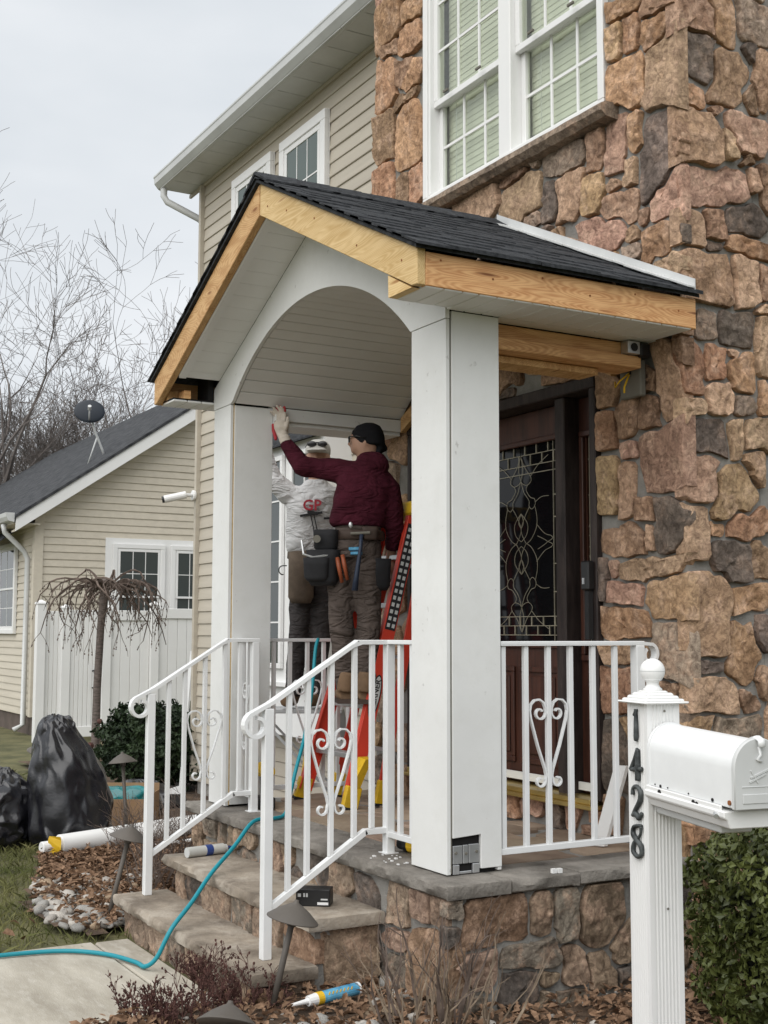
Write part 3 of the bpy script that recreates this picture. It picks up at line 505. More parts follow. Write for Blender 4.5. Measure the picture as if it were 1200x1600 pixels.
# leaded pattern: strokes (dx, dz) in metres from the middle of the glass
def came(strokes, cx, cz, sx, sz, y, r, name):
    m = MB()
    for st in strokes:
        for mx_ in (1,-1):
            for mz in (1,-1):
                pts = [Vector((cx+mx_*a*sx, y, cz+mz*b*sz)) for a, b in st]; sm = []
                for i in range(len(pts)-1):
                    p0, p1, p2, p3 = pts[max(i-1,0)], pts[i], pts[i+1], pts[min(i+2,len(pts)-1)]
                    for s_ in range(4):
                        q = s_/4; sm.append(.5*((2*p1)+(p2-p0)*q+(2*p0-5*p1+4*p2-p3)*q*q+(3*p1-p0-3*p2+p3)*q**3))
                sm.append(pts[-1]); m.tube(sm, r, 4, cap=False)
    return m.build(name, MT['came'], dr)
ST = [[(0,405),(12,360),(24,330),(36,305),(38,285),(25,268),(8,275),(0,290)], [(0,405),(8,345),(0,290)], [(25,268),(20,245),(35,210),(50,200),(52,172),(40,155),(30,170),(30,195),(12,235),(0,290)],
      [(50,172),(58,120),(56,70),(38,20),(20,0)], [(30,165),(10,110),(0,60),(14,10),(20,0)], [(0,140),(24,90),(20,40),(0,10)], [(0,140),(9,100),(0,70)], [(56,85),(84,40),(108,25),(112,12),(96,0)],
      [(60,30),(84,12),(96,0)], [(100,390),(62,350),(36,305)], [(100,205),(75,205),(52,185)], [(0,470),(0,405)]]
s_ = .0036
came(ST, -5.655, 1.47, s_*.70, s_*.335, 4.094, .0019, 'leaded_pattern')
m = MB()
for x in (-6.0,-5.95,-5.36,-5.31): m.box(x-.002,x+.002,4.092,4.099,.93,2.01)
for z in (1.96,1.90,1.855,1.07,1.02,.97): m.box(-6.02,-5.29,4.093,4.0985,z-.002,z+.002)
for k in range(6):
    x = -5.93+k*.105
    m.box(x-.003,x+.003,4.0925,4.0988,1.96,2.01); m.box(x+.047,x+.053,4.0925,4.0988,1.90,1.96); m.box(x-.003,x+.003,4.0925,4.0988,.97,1.02); m.box(x+.047,x+.053,4.0925,4.0988,1.02,1.07)
for z in (1.2,1.35,1.6,1.72): m.box(-5.36,-5.29,4.0935,4.0982,z-.003,z+.003)
m.build('leaded_border', MT['came'], dr)
MB().tube([(-5.245,4.085,1.02),(-5.245,4.05,1.02),(-5.245,4.045,1.0),(-5.245,4.045,.92)], .009, 8).build('door_handle', MT['brass'], dr, smooth=True)
# side light
m = MB(); m.box(-5.124,-5.065,4.085,4.125,.18,2.195); m.box(-5.065,-4.886,4.085,4.125,.18,.86); m.box(-5.065,-4.886,4.085,4.125,2.0,2.195); m.build('side_light_frame', MT['door'], dr)
casing(dr, yplane(4.085), -5.105, -4.865, .84, 2.02, .0, .022, .03, 'door', 'glass_moulding')
casing(dr, yplane(4.085), -5.06, -4.887, .27, .78, .0, .016, .025, 'door', 'panel_moulding')
MB().box(-5.065,-4.87,4.10,4.106,.86,2.0).build('pane', MT['door_glass'], dr)
came(ST, -4.985, 1.45, s_*.32, s_*.33, 4.094, .0018, 'leaded_pattern')
m = MB()
for x in (-5.055,-5.035,-4.935,-4.915): m.box(x-.0025,x+.0025,4.092,4.099,.86,2.0)
m.build('leaded_border', MT['came'], dr)
lb = tag(MB().box(-4.905,-4.845,3.905,3.950,1.19,1.335).build('lock_box', MT['black'], bevel=.008), 'black key lock box hanging at the right door jamb', 'lock box')
MB().box(-4.882,-4.868,3.898,3.906,1.22,1.25).build('keyhole', MT['alu'], lb, local=True)
MB().box(-4.89,-4.86,3.92,3.948,.95,1.19).build('strap', MT['rubber'], lb, local=True)
# octagonal alarm sticker inside the side light
oc = [(math.cos(RAD(22.5+45*k))*.082, math.sin(RAD(22.5+45*k))*.082) for k in range(8)]
sg = tag(MB().prism(oc, lambda p, q, t: (-4.935+p*.95, t, .985+q), 4.083, 4.088).build('alarm_sign', MT['print_w']), 'small white octagonal alarm sign with red letters in the side light', 'sign')
def text(s, size, mt, parent, mw, ext=.0012, name='lettering', local=True):
    cu = bpy.data.curves.new(name, 'FONT'); cu.body = s; cu.size = size; cu.extrude = ext; cu.align_x = 'CENTER'; cu.align_y = 'CENTER'; cu.resolution_u = 3; cu.offset = size*.02
    t = bpy.data.objects.new(name, cu); COL.objects.link(t); dg = bpy.context.evaluated_depsgraph_get()
    me = bpy.data.meshes.new_from_object(t.evaluated_get(dg)); bpy.data.objects.remove(t); bpy.data.curves.remove(cu)
    me.transform(mw); me.materials.clear(); me.materials.append(mt); me.name = name
    return link(name, me, parent, local)
FACE_Y = lambda x, y, z: Matrix.Translation((x,y,z)) @ Matrix.Rotation(RAD(90), 4, 'X')      # readable from -Y
text('DPS', .062, MT['ink_r'], sg, FACE_Y(-4.935,4.081,.995))
m = MB(); m.box(-4.975,-4.895,4.080,4.082,1.043,1.047); m.box(-4.975,-4.895,4.080,4.082,.925,.929); m.build('rule', MT['ink'], sg, local=True)
# old light fixture plate on the stone beside the door
ub = tag(MB().box(-4.60,-4.45,3.915,3.95,2.09,2.265).build('fixture_plate', MT['meter'], bevel=.006), 'grey mounting plate with loose yellow wires on the stone beside the door', 'mounting plate')
MB().lathe([(.012,0),(.012,.004)], 10).build('hole', MT['dark'], None)
bpy.data.objects.remove(bpy.data.objects['hole'])
m = MB(); m.box(-4.535,-4.515,3.911,3.916,2.20,2.235); m.build('opening', MT['dark'], ub, local=True)
m = MB(); m.tube([(-4.525,3.915,2.21),(-4.56,3.88,2.17),(-4.60,3.89,2.15),(-4.615,3.90,2.18)], .004, 5); m.tube([(-4.525,3.912,2.2),(-4.53,3.885,2.14),(-4.525,3.88,2.11)], .005, 5); m.build('wire', MT['yellow'], ub, local=True, smooth=True)

# ---------------------------------------------------------------- boxed-out window beside the porch, with its own little roof
bx = MB().box(-9.97,-8.29,4.21,4.45,.60,2.46).build('box_window', MT['vinyl'], house)
fb = yplane(4.205)
sash(bx, 0, fb, -9.85, -8.97, .70, 2.38, .0, 3, 5, .04, 'pane', .03); sash(bx, 0, fb, -8.83, -8.34, .70, 2.38, .0, 2, 5, .04, 'pane', .03)
m = MB(); m.box(-10.01,-8.25,4.17,4.45,.56,.60); m.box(-9.92,-8.33,4.23,4.45,.18,.56); m.build('window_apron', MT['vinyl'], bx, bevel=.004)
for k in range(7):
    a = k/7; b_ = (k+1.25)/7
    m = MB(); m.add([(-10.2+a*.05,4.13+a*.32,2.44+a*.42),(-8.34,4.13+a*.32,2.44+a*.42),(-8.34,4.13+b_*.32,2.45+b_*.42),(-10.2+a*.05,4.13+b_*.32,2.45+b_*.42),
                     (-10.2+a*.05,4.13+a*.32,2.455+a*.42),(-8.34,4.13+a*.32,2.455+a*.42),(-8.34,4.13+b_*.32,2.456+b_*.42),(-10.2+a*.05,4.13+b_*.32,2.456+b_*.42)], [(3,2,1,0),(4,5,6,7),(0,1,5,4),(1,2,6,5),(2,3,7,6),(3,0,4,7)])
    m.build('shingle_course', MT['shingle'], bx)
m = MB(); m.box(-10.22,-8.30,4.40,4.447,2.86,2.93); m.bar((-8.31,4.44,2.92),(-8.31,4.12,2.47),.05,.05); m.build('roof_flashing', MT['vinyl'], bx)
# security camera on the corner of the siding
sc = tag(empty('security_camera', (-11.42, 4.40, 2.3)), 'small white bullet security camera on the corner of the siding', 'camera')
m = MB(); m.tube([(-11.43,4.398,2.30),(-11.43,4.37,2.30)], .05, 16); m.build('mount', MT['vinyl'], sc, smooth=False, bevel=.004)
m = MB(); m.tube([(-11.43,4.38,2.30),(-11.43,4.30,2.30),(-11.44,4.26,2.285)], .018, 10); m.build('bracket', MT['vinyl'], sc, smooth=True)
m = MB(); m.tube([(-11.40,4.30,2.30),(-11.47,4.10,2.25)], .036, 14); m.build('body', MT['vinyl'], sc, bevel=.005)
m = MB(); m.tube([(-11.465,4.11,2.252),(-11.475,4.082,2.245)], .032, 14); m.build('lens', MT['black'], sc)
# ================================================================ porch base and steps
porch = tag(empty('porch_base', (-5.6, 3.0, GZ)), 'raised fieldstone porch with thick bluestone slabs and two steps', 'porch')
def rough_slab(x0, x1, y0, y1, z0, z1, name, mt, parent, amp=.012, seed=0, smoothside=()):
    pts = []; st = .03
    def edge(ax, ay, bx_, by, nx, ny, tagk):
        n = max(2, int(math.hypot(bx_-ax, by-ay)/st))
        for i in range(n): pts.append((ax+(bx_-ax)*i/n, ay+(by-ay)*i/n, nx, ny, tagk))
    edge(x0,y0,x1,y0,0,-1,'f'); edge(x1,y0,x1,y1,1,0,'r'); edge(x1,y1,x0,y1,0,1,'b'); edge(x0,y1,x0,y0,-1,0,'l')
    rings = []; H = z1-z0
    for zz, ins_, am in ((z0,.010,.5),(z0+.12*H,.003,.8),(z0+.5*H,.0,1),(z0+.85*H,.004,.9),(z0+.97*H,.009,.5),(z1,.02,.3)):
        ring = []
        for x, y, nx, ny, k in pts:
            a = .15 if k in smoothside else 1
            d = -ins_*max(a,.3) + am*a*amp*noise.noise(Vector((x*13+seed, y*13, zz*30))) + am*a*amp*.6*noise.noise(Vector((x*34, y*34+seed, zz*50)))
            ring.append((x+nx*d, y+ny*d, zz + (.003*noise.noise(Vector((x*6,y*6,seed))) if zz == z1 else 0)))
        rings.append(ring)
    return smooth_by_angle(MB().loft(rings).build(name, mt, parent), 32)
m = MB(); m.box(-7.0,-4.255,2.738,3.988,GZ-.1,-.055); m.box(-6.46,-4.822,2.418,2.737,GZ-.1,-.255); m.box(-6.50,-4.842,2.165,2.417,GZ-.1,-.445)
base = m.build('stone_base', MT['mortar'], porch)
pf = lambda Y: (lambda u, z, t: (u, Y-t, z)); px_ = lambda X: (lambda u, z, t: (X+t, u, z))
stone_wall(parse(R_), (2.70,-.60,3.985,-.062), [], px_(-4.255), base, 21, mats=WORN, fill=(.05,.09), height=(.012,.03))
stone_wall(parse(Q_), (-7.0,-.60,-4.228,-.062), [(-6.46,-.62,-4.83,-.255)], pf(2.738), base, 22, mats=WORN, fill=(.05,.10), height=(.012,.03), pal='ttggdbp')
stone_wall([(-6.42,-.46,-6.28,-.26,'t'),(-6.27,-.41,-6.06,-.26,'d'),(-6.05,-.43,-5.72,-.26,'t'),(-5.71,-.43,-5.42,-.26,'g'),(-5.41,-.43,-5.1,-.26,'t'),(-5.09,-.43,-4.84,-.26,'o')], (-6.46,-.40,-4.81,-.256), [], pf(2.418), base, 23, mats=WORN, height=(.012,.026))
stone_wall([(-6.49,-.6,-6.1,-.45,'t'),(-6.09,-.6,-5.86,-.45,'t'),(-5.85,-.6,-5.62,-.45,'g'),(-5.61,-.6,-5.4,-.45,'t'),(-5.39,-.6,-5.2,-.45,'g'),(-5.19,-.6,-4.85,-.45,'t')], (-6.50,-.62,-4.83,-.446), [], pf(2.165), base, 24, mats=WORN, height=(.012,.026))
stone_wall([(2.45,-.49,2.69,-.265,'b'),(2.50,-.62,2.70,-.50,'g'),(2.42,-.60,2.48,-.5,'b')], (2.418,-.62,2.722,-.256), [], px_(-4.822), base, 25, mats=WORN, height=(.012,.03))
stone_wall([(2.18,-.6,2.4,-.45,'t')], (2.165,-.62,2.43,-.446), [], px_(-4.842), base, 26, mats=WORN, height=(.01,.02))
rough_slab(-6.535,-4.772,2.365,2.726,-.252,-.20,'step_tread', MT['tread'], porch, .014, 1, ('r','b','l'))
rough_slab(-6.585,-4.778,2.112,2.414,-.442,-.39,'step_tread', MT['tread'], porch, .014, 2, ('r','b','l'))
for i, (a, b) in enumerate(((-7.06,-6.12),(-6.114,-5.2),(-5.194,-4.207))):
    rough_slab(a, b, 2.683, 2.985, -.054, 0, 'porch_coping', MT['slab'], porch, .013, 5+i, ('b','r' if i == 2 else 'b') + (('l',) if i else ()))
for i, (a, b) in enumerate(((2.990,3.33),(3.336,3.986))):
    rough_slab(-4.50, -4.207, a, b, -.054, -.001, 'porch_coping', MT['slab'], porch, .013, 9+i, ('b','l','f'))
m = MB(); m.box(-7.04,-4.506,2.988,3.987,-.055,-.016); fl = m.build('floor_bed', MT['mortar'], porch)
FM = {k: MT['flag'] for k in 'tobpgdy'}
stone_wall([], (-7.03,2.995,-4.512,3.985), [], lambda u, v, t: (u, v, -.0135+min(t,.022)*.6), fl, 27, fill=(.12,.22), height=(.018,.022), mats=FM, name='flagstone', gap=.004)

# ================================================================ the new portico
por = tag(empty('portico', (-5.645, 2.9, 0)), 'unfinished white arched portico with gabled shingle roof and bare wood fascia', 'portico')
XC = -5.645; SL = .486
def pillar(x0, x1, inner):
    y0, y1 = 2.79, 3.058; zt = 2.333
    p = MB().box(x0+.022,x1-.022,y0+.022,y1-.022,.0,zt).build('pillar', MT['dark'], por)
    zf = 2.298
    MB().box(x0,x1-.004,y0,y0+.019,.006,zf).build('pillar_board', MT['trim'], p, bevel=.0015)
    MB().box(x0+.002,x1-.004,y1-.019,y1,.006,zt).build('pillar_board', MT['trim'], p, bevel=.0015)
    # +X face, set a hair off the front board so a shadow line shows; a notch at its foot on the right pillar
    ys = y0+.027
    out = [(ys,.13),(ys+.0,zt),(y1-.001,zt),(y1-.001,.018),(y1-.105,.018),(y1-.105,.145),(ys,.15)] if not inner else [(ys,.012),(ys,2.296),(y1-.001,2.296),(y1-.001,.012)]
    if not inner: out = [(ys,.15),(ys,zt),(y1-.001,zt),(y1-.001,.02),(ys+.137,.02),(ys+.137,.158)]
    MB().prism(out, lambda a, b, t: (t, a, b), x1-.018, x1).build('pillar_board', MT['trim'], p, bevel=.0015)
    MB().prism([(y0+.002,.012),(y0+.002,zt),(y1-.002,zt),(y1-.002,.012)], lambda a, b, t: (t, a, b), x0-.0, x0+.018).build('pillar_board', MT['trim'], p)
    MB().box(x1-.016,x1-.008,y0+.0195,y0+.0265,.01,zt-.01).build('corner_strip', MT['wood_x'] if inner else MT['meter'], p)
    return p
pr_ = pillar(-4.66,-4.376,False); pl_ = pillar(-6.95,-6.70,True)
m = MB()
m.box(-4.394,-4.384,2.822,2.868,.045,.118); m.box(-4.394,-4.384,2.871,2.896,.045,.119); m.box(-4.394,-4.384,2.899,2.95,.045,.12); m.box(-4.394,-4.382,2.822,2.852,.004,.042); m.box(-4.394,-4.382,2.917,2.95,.004,.042); m.box(-4.392,-4.386,2.855,2.914,.004,.015)
m.build('post_base', MT['alu'], pr_, bevel=.002)
for y, z in ((2.835,.09),(2.884,.085),(2.935,.09)): MB().tube([(-4.384,y,z),(-4.379,y,z)], .006, 8).build('screw', MT['meter'], pr_)
# gable panel with the arch
AC = -5.672; AW = 1.01; RISE = .412; AR = (AW*AW+RISE*RISE)/(2*RISE); AZ = 2.298+RISE-AR
def arch(x): return AZ+math.sqrt(max(AR*AR-(x-AC)**2, 0)) if abs(x-AC) < AW else 2.300
def top(x): return 3.058-SL*abs(x-XC)
n = 72; xs = [-6.951+i*(2.5745)/n for i in range(n+1)]
m = MB(); m.loft([[(x,2.786,arch(x)),(x,2.786,top(x)),(x,2.806,top(x)),(x,2.806,arch(x))] for x in xs]); m.build('gable_panel', MT['trim'], por)
# barrel vault of narrow boards behind the arch
A0 = math.asin(AW/AR); RV = AR+.004
ceil = MB().loft([[(AC+(RV+d)*math.sin(-A0+2*A0*i/40), y, AZ+(RV+d)*math.cos(-A0+2*A0*i/40)) for y, d in ((2.83,.016),(3.93,.016),(3.93,.03),(2.83,.03))] for i in range(41)]).build('ceiling', MT['dark'], por)
nb = int(2*A0*RV/.0875)
for k in range(nb):
    t0 = -A0+2*A0*(k+.02)/nb; t1 = -A0+2*A0*(k+.98)/nb; q = []
    for t, d in ((t0,.003),(t0+.004,0),((t0+t1)/2,0),(t1-.004,0),(t1,.003),(t1,.014),(t0,.014)): q.append((AC+(RV+d)*math.sin(t), AZ+(RV+d)*math.cos(t)))
    MB().prism(q, lambda p, z, t: (p, t, z), 2.812, 3.925).build('ceiling_board', MT['bead'], ceil)
MB().box(-6.952,-6.665,3.06,3.92,2.222,2.296).build('side_beam', MT['trim'], por, bevel=.002)
MB().box(-6.935,-6.69,3.06,3.92,2.200,2.221).build('beam_wrap', MT['bead'], por)
for sd in (-1, 1):
    m = MB(); m.prism([(XC+sd*1.0,2.79-1.0*SL),(XC,2.79),(XC,2.70),(XC+sd*1.0,2.70-1.0*SL)], lambda p, q, t: (p, t, q), 3.90, 3.935); m.build('wall_rafter', MT['wood_l'], por)
# bare beams on the right side
MB().box(-4.60,-4.455,3.06,3.84,2.27,2.330).build('beam', MT['wood_y'], por, bevel=.003)
MB().box(-4.60,-4.425,3.06,3.90,2.212,2.267).build('beam', MT['wood_y'], por, bevel=.004)
MB().box(-4.66,-4.52,3.06,3.72,2.178,2.209).build('beam', MT['wood_l'], por, bevel=.003)
jb = MB().box(-4.452,-4.40,3.80,3.872,2.27,2.328).build('junction_box', MT['alu'], por, bevel=.002)
m = MB(); m.tube([(-4.399,3.836,2.30),(-4.396,3.836,2.30)], .02, 12); m.build('knockout', MT['rubber'], jb)
MB().box(-4.46,-4.40,3.875,3.94,2.26,2.33).build('cable', MT['black'], por, bevel=.01)
# rake boards, fascia boards
def rake(sd, mt):
    e = 1.527
    P = [(XC+sd*.006,3.226),(XC+sd*e,3.229-SL*e),(XC+sd*e,2.340),(XC+sd*(e-.07),2.340),(XC+sd*.006,3.062)]
    P[3] = (XC+sd*1.485, 3.065-SL*1.485)
    if sd < 0: P = P[::-1]
    return MB().prism(P, lambda p, q, t: (p, t, q), 2.49, 2.53).build('rake_board', mt, por, bevel=.003)
rake(1, MT['wood_x']); rake(-1, MT['wood_l'])
MB().prism([(-4.352,2.432),(-4.349,2.338),(-4.165,2.338)], lambda p, q, t: (p, t, q), 2.494, 2.55).build('rake_return', MT['wood_x'], por)
MB().box(-7.168,-7.06,2.535,2.60,2.342,2.415).build('blocking', MT['wood_l'], por, bevel=.003)
MB().box(-7.058,-6.955,2.60,2.64,2.349,2.405).build('blocking', MT['wood_y'], por)
MB().box(-7.13,-6.955,2.75,2.785,2.357,2.52).build('blocking', MT['dark'], por)  # near-black sheet standing for the shade in the open eave gap
MB().box(-4.156,-4.118,2.531,3.955,2.340,2.478).build('fascia_board', MT['wood_y'], por, bevel=.003)
MB().box(-7.172,-7.134,2.531,3.955,2.340,2.478).build('fascia_board', MT['wood_y'], por, bevel=.003)
# nail heads
m = MB()
for k in range(5):
    x = XC+.10+(.0,.22,.52,.93,1.31)[k]; z = 3.15-SL*(x-XC); m.tube([(x,2.4895,z+.02*((k*7)%3-1)),(x,2.488,z+.02*((k*7)%3-1))], .005, 6)
for k in range(6): m.tube([(-4.1175,2.6+k*.25,2.45-.04*(k%2)),(-4.116,2.6+k*.25,2.45-.04*(k%2))], .005, 6)
m.build('nail_heads', MT['rust'], por)
# soffits
def soffit(x0, x1, y0, y1, nm):
    s = MB().box(x0,x1,y0,y1,2.349,2.356).build(nm, MT['dark'], por); y = y0
    while y < y1-.02:
        MB().box(x0+.001,x1-.001,y+.0022,min(y+.088,y1)-.0022,2.335,2.348).build('soffit_board', MT['bead'], s, bevel=.003); y += .088
soffit(-4.352,-4.122,2.532,2.786,'eave_soffit'); soffit(-4.375,-4.122,2.788,3.95,'eave_soffit'); soffit(-7.168,-6.955,2.532,3.95,'eave_soffit')
MB().box(-4.455,-4.376,3.06,3.95,2.335,2.348).build('soffit_edge', MT['bead'], por)
for sd in (-1, 1):
    lim = 1.40 if sd > 0 else 1.225
    gs = MB().prism([(XC,3.072),(XC+sd*lim,3.072-SL*lim),(XC+sd*lim,3.082-SL*lim),(XC,3.082)][::sd], lambda p, q, t: (p, t, q), 2.532, 2.786).build('gable_soffit', MT['dark'], por)
    s = 0
    while s < lim-.005:
        b = min(s+.09, lim); MB().prism([(XC+sd*(s+.001),3.060-SL*(s+.001)),(XC+sd*(b-.001),3.060-SL*(b-.001)),(XC+sd*(b-.001),3.071-SL*(b-.001)),(XC+sd*(s+.001),3.071-SL*(s+.001))][::sd], lambda p, q, t: (p, t, q), 2.532, 2.785).build('soffit_board', MT['bead'], gs); s += .09
m = MB(); m.prism([(XC-.01,3.062),(XC-1.225,3.060-SL*1.215),(XC-1.225,3.048-SL*1.215),(XC-.01,3.050)], lambda p, q, t: (p, t, q), 2.533, 2.575); m.build('soffit_trim', MT['vinyl'], por)
# roof deck and shingles
rf = MB(); e = 1.55
rf.prism([(XC-e,3.232-SL*e),(XC,3.232),(XC+e,3.232-SL*e),(XC+e,3.248-SL*e),(XC,3.248),(XC-e,3.248-SL*e)], lambda p, q, t: (p, t, q), 2.472, 3.955)
roof = rf.build('roof', MT['shingle'], por)
cs = 1/math.sqrt(1+SL*SL); rs = random.Random(4)
for sd in (-1, 1):
    ln = 1.575/cs; nc = 13; ex = ln/nc
    for k in range(nc):
        s0 = ln-k*ex; s1 = max(s0-ex*1.6, 0); m = MB(); y = 2.462
        while y < 3.955:
            wd = rs.uniform(.07,.24); y2 = min(y+wd, 3.958); th = rs.choice((.007,.012,.013)); drop = rs.uniform(-.006,.006)
            a = s0+drop; h0 = .004+th; h1 = .002
            def P(s, h): return (XC+sd*s*cs, 3.252-SL*s*cs+h)
            q = [P(a, .0005), P(s1, .0005), P(s1, h1+.005), P(a, h0)]
            if sd > 0: q = q[::-1]
            m.prism(q, lambda p, z, t: (p, t, z), y, y2-.0015); y = y2
        m.build('shingle_course', MT['shingle'], roof)
for k in range(8):
    y = 2.46+k*.187
    MB().prism([(XC-.14,3.262-.14*SL),(XC,3.270),(XC+.14,3.262-.14*SL),(XC+.14,3.272-.14*SL),(XC+.01,3.283),(XC-.01,3.283),(XC-.14,3.272-.14*SL)], lambda p, q, t: (p, t, q+.004*(t > y+.1)), y, y+.23).build('ridge_cap', MT['shingle'], roof)
# step flashing where the roof meets the stone
for k in range(12):
    s = .02+k*.127; x0 = XC+s; x1 = x0+.15
    m = MB(); z0 = 3.262-SL*s; z1 = 3.262-SL*(s+.15)
    m.prism([(x0,z0-.01),(x1,z1-.01),(x1,z1+.055),(x0,z0+.055)], lambda p, q, t: (p, t, q), 3.922-.0008*k, 3.926-.0008*k)
    m.prism([(x0,z0-.006+.0007*k),(x1,z1-.006+.0007*k),(x1,z1+.002+.0007*k),(x0,z0+.002+.0007*k)], lambda p, q, t: (p, t, q+.012), 3.85+.012*(k%3), 3.921-.0008*k)
    m.build('flashing', MT['galv'], por)

# ================================================================ railings
def spiral(c, r0, r1, a0, a1, n=12): return [(c[0]+(r0+(r1-r0)*i/n)*math.cos(a0+(a1-a0)*i/n), c[1]+(r0+(r1-r0)*i/n)*math.sin(a0+(a1-a0)*i/n)) for i in range(n+1)]
def heart(parent, to3, c, z, up):
    for sd in (-1, 1):
        top = spiral((.046,.640), .012, .031, RAD(150), RAD(-180), 14)
        arc = [(.017,.662),(.027,.684),(.048,.697),(.074,.694),(.094,.676),(.100,.648),(.094,.615),(.058,.50),(.020,.40),(.015,.375),(.019,.357)]
        bot = spiral((.046,.352), .027, .011, RAD(185), RAD(480), 14)
        MB().tube([to3(c+sd*a, z+b) for a, b in top+arc+bot], .0055, 4, flat=2.0, up=up).build('scroll', MT['rail'], parent)
B = .011
# right side of the porch: pillar to house wall
rr = tag(empty('railing', (-4.40,3.45,0)), 'white iron railing with a scroll heart between right pillar and the stone wall', 'railing', 'white iron railings')
def side_rail(r, x, yA, yP, ys, hy, scroll=True):
    pts = [(x,yA,.934),(x,yP+.04,.934)]
    if scroll: pts += [(x, p, q) for p, q in spiral((yP+.062,.886), .048, .030, RAD(90), RAD(-230), 18)[1:]]
    MB().tube(pts, .0105, 4, flat=2.6, up=(1,0,0)).build('top_rail', MT['rail'], r)
    MB().box(x-.020,x+.020,yA,yP+.03,.928,.946).build('top_rail_cap', MT['rail'], r, bevel=.004)
    MB().box(x-.016,x+.016,yA,yP,.062,.088).build('bottom_rail', MT['rail'], r, bevel=.002)
    MB().box(x-.024,x+.024,yP-.024,yP+.024,.0,.926).build('post', MT['rail'], r, bevel=.003)
    for y in ys: MB().box(x-B,x+B,y-B,y+B,.088,.925).build('baluster', MT['rail'], r, bevel=.0015)
    heart(r, lambda a, z: (x, a, z), hy, 0, (1,0,0))
side_rail(rr, -4.40, 3.062, 3.825, (3.082,3.20,3.32,3.44,3.565,3.69), 3.32)
rl = tag(empty('railing', (-6.83,3.4,0)), 'white iron railing with a scroll heart in the shade behind the left pillar', 'railing', 'white iron railings')
side_rail(rl, -6.83, 3.062, 3.66, (3.14,3.245,3.36,3.47,3.57), 3.36, False)
def stair_rail(x, side, label):
    r = tag(empty('railing', (x,2.5,-.39)), label, 'railing', 'white iron railings')
    c = [(x, p, q) for p, q in spiral((2.208,.583), .056, .034, RAD(122), RAD(122+320), 18)][::-1]
    pts = c+[(x,2.30,.690),(x,2.45,.785),(x,2.67,.922),(x,2.715,.936),(x,2.885,.936)]
    MB().tube(pts, .0115, 4, flat=2.5, up=(1,0,0)).build('top_rail', MT['rail'], r)
    m = MB(); m.bar((x,2.25,.665),(x,2.70,.943),.040,.016); m.bar((x,2.69,.940),(x,2.885,.940),.040,.016); m.build('top_rail_cap', MT['rail'], r, bevel=.003)
    m = MB(); m.bar((x,2.26,-.195),(x,2.745,.105),.032,.026); m.bar((x,2.735,.102),(x,2.865,.102),.032,.026); m.build('bottom_rail', MT['rail'], r, bevel=.002)
    MB().box(x-.021,x+.021,2.244,2.286,-.39,.655).build('post', MT['rail'], r, bevel=.003)
    MB().box(x-.021,x+.021,2.842,2.884,.0,.928).build('post', MT['rail'], r, bevel=.003)
    for y in (2.365,2.455,2.57,2.685,2.775):
        zt = .655+(min(y,2.69)-2.25)*.618; zb = -.195+(min(y,2.745)-2.26)*.618+.012
        MB().box(x-B,x+B,y-B,y+B,zb,zt).build('baluster', MT['rail'], r, bevel=.0015)
    heart(r, lambda a, z: (x, a, z), 2.57, -.14, (1,0,0))
    xe = -4.662 if side > 0 else -6.698
    MB().bar((x,2.863,.938),(xe,2.863,.938),.040,.02).build('top_rail', MT['rail'], r, bevel=.003)
    MB().bar((x,2.863,.085),(xe,2.863,.085),.032,.026).build('bottom_rail', MT['rail'], r, bevel=.002)
    for k in ((.33,.66) if side > 0 else (.4,.75)):
        xx = x+(xe-x)*k; MB().box(xx-B,xx+B,2.863-B,2.863+B,.098,.93).build('baluster', MT['rail'], r, bevel=.0015)
    if side > 0: heart(r, lambda a, z: (a, 2.863, z), x+(xe-x)*.99-.0, 0, (0,1,0))
    else: heart(r, lambda a, z: (a, 2.863, z), x+(xe-x)*.75, 0, (0,1,0))
    m = MB(); m.box(x-.034,x+.034,2.83,2.896,.0,.004); m.build('post_foot', MT['rail'], r)
    return r
stair_rail(-4.98, 1, 'white iron stair railing with a scroll heart, ending at the right pillar')
stair_rail(-6.48, -1, 'white iron stair railing with a scroll heart, ending at the left pillar')
# ================================================================ mailbox on its post
MR = Matrix.Translation((-3.06, 2.72, 0)) @ Matrix.Rotation(RAD(-10), 4, 'Z')
def mm(x, y, z): return tuple(MR @ Vector((x, y, z)))
def tr(mb): mb.v = [mm(*p) for p in mb.v]; return mb
post = tag(empty('mailbox_post', mm(0,0,GZ)), 'white fluted vinyl mailbox post with ball finial and iron house number', 'post')
hw = .058
sec = []                                                   # fluted square section
for s_ in range(4):
    ca, sa = (1,0,-1,0)[s_], (0,1,0,-1)[s_]
    row = [(-hw,0),(-hw+.016,0)]
    for k in range(7): u = -hw+.016+k*.0122; row += [(u,0),(u+.0025,.004),(u+.0075,.004),(u+.010,0)]
    row += [(hw-.014,0)]
    for u, d in row: a, b = u, -hw+d; sec.append((a*ca-b*sa, a*sa+b*ca))
tr(MB().prism(sec, lambda p, q, t: (p, q, t), GZ-.05, .765)).build('post_sleeve', MT['vinyl'], post)
pc = MB()
for h0, h1, w0, w1 in ((.762,.769,.080,.082),(.769,.777,.072,.069),(.777,.786,.060,.057),(.786,.795,.049,.044),(.795,.801,.036,.032)):
    pc.loft([[(-w0,-w0,h0),(w0,-w0,h0),(w0,w0,h0),(-w0,w0,h0)],[(-w1,-w1,h1),(w1,-w1,h1),(w1,w1,h1),(-w1,w1,h1)]])
tr(pc).build('post_cap', MT['vinyl'], post, bevel=.003)
tr(MB().lathe([(.029,.798),(.030,.806),(.024,.811),(.019,.820),(.021,.829),(.030,.834)]+[(.0395*math.cos(RAD(a)), .862+.0395*math.sin(RAD(a))) for a in range(-45,91,9)], 28)).build('finial', MT['vinyl'], post, smooth=True)
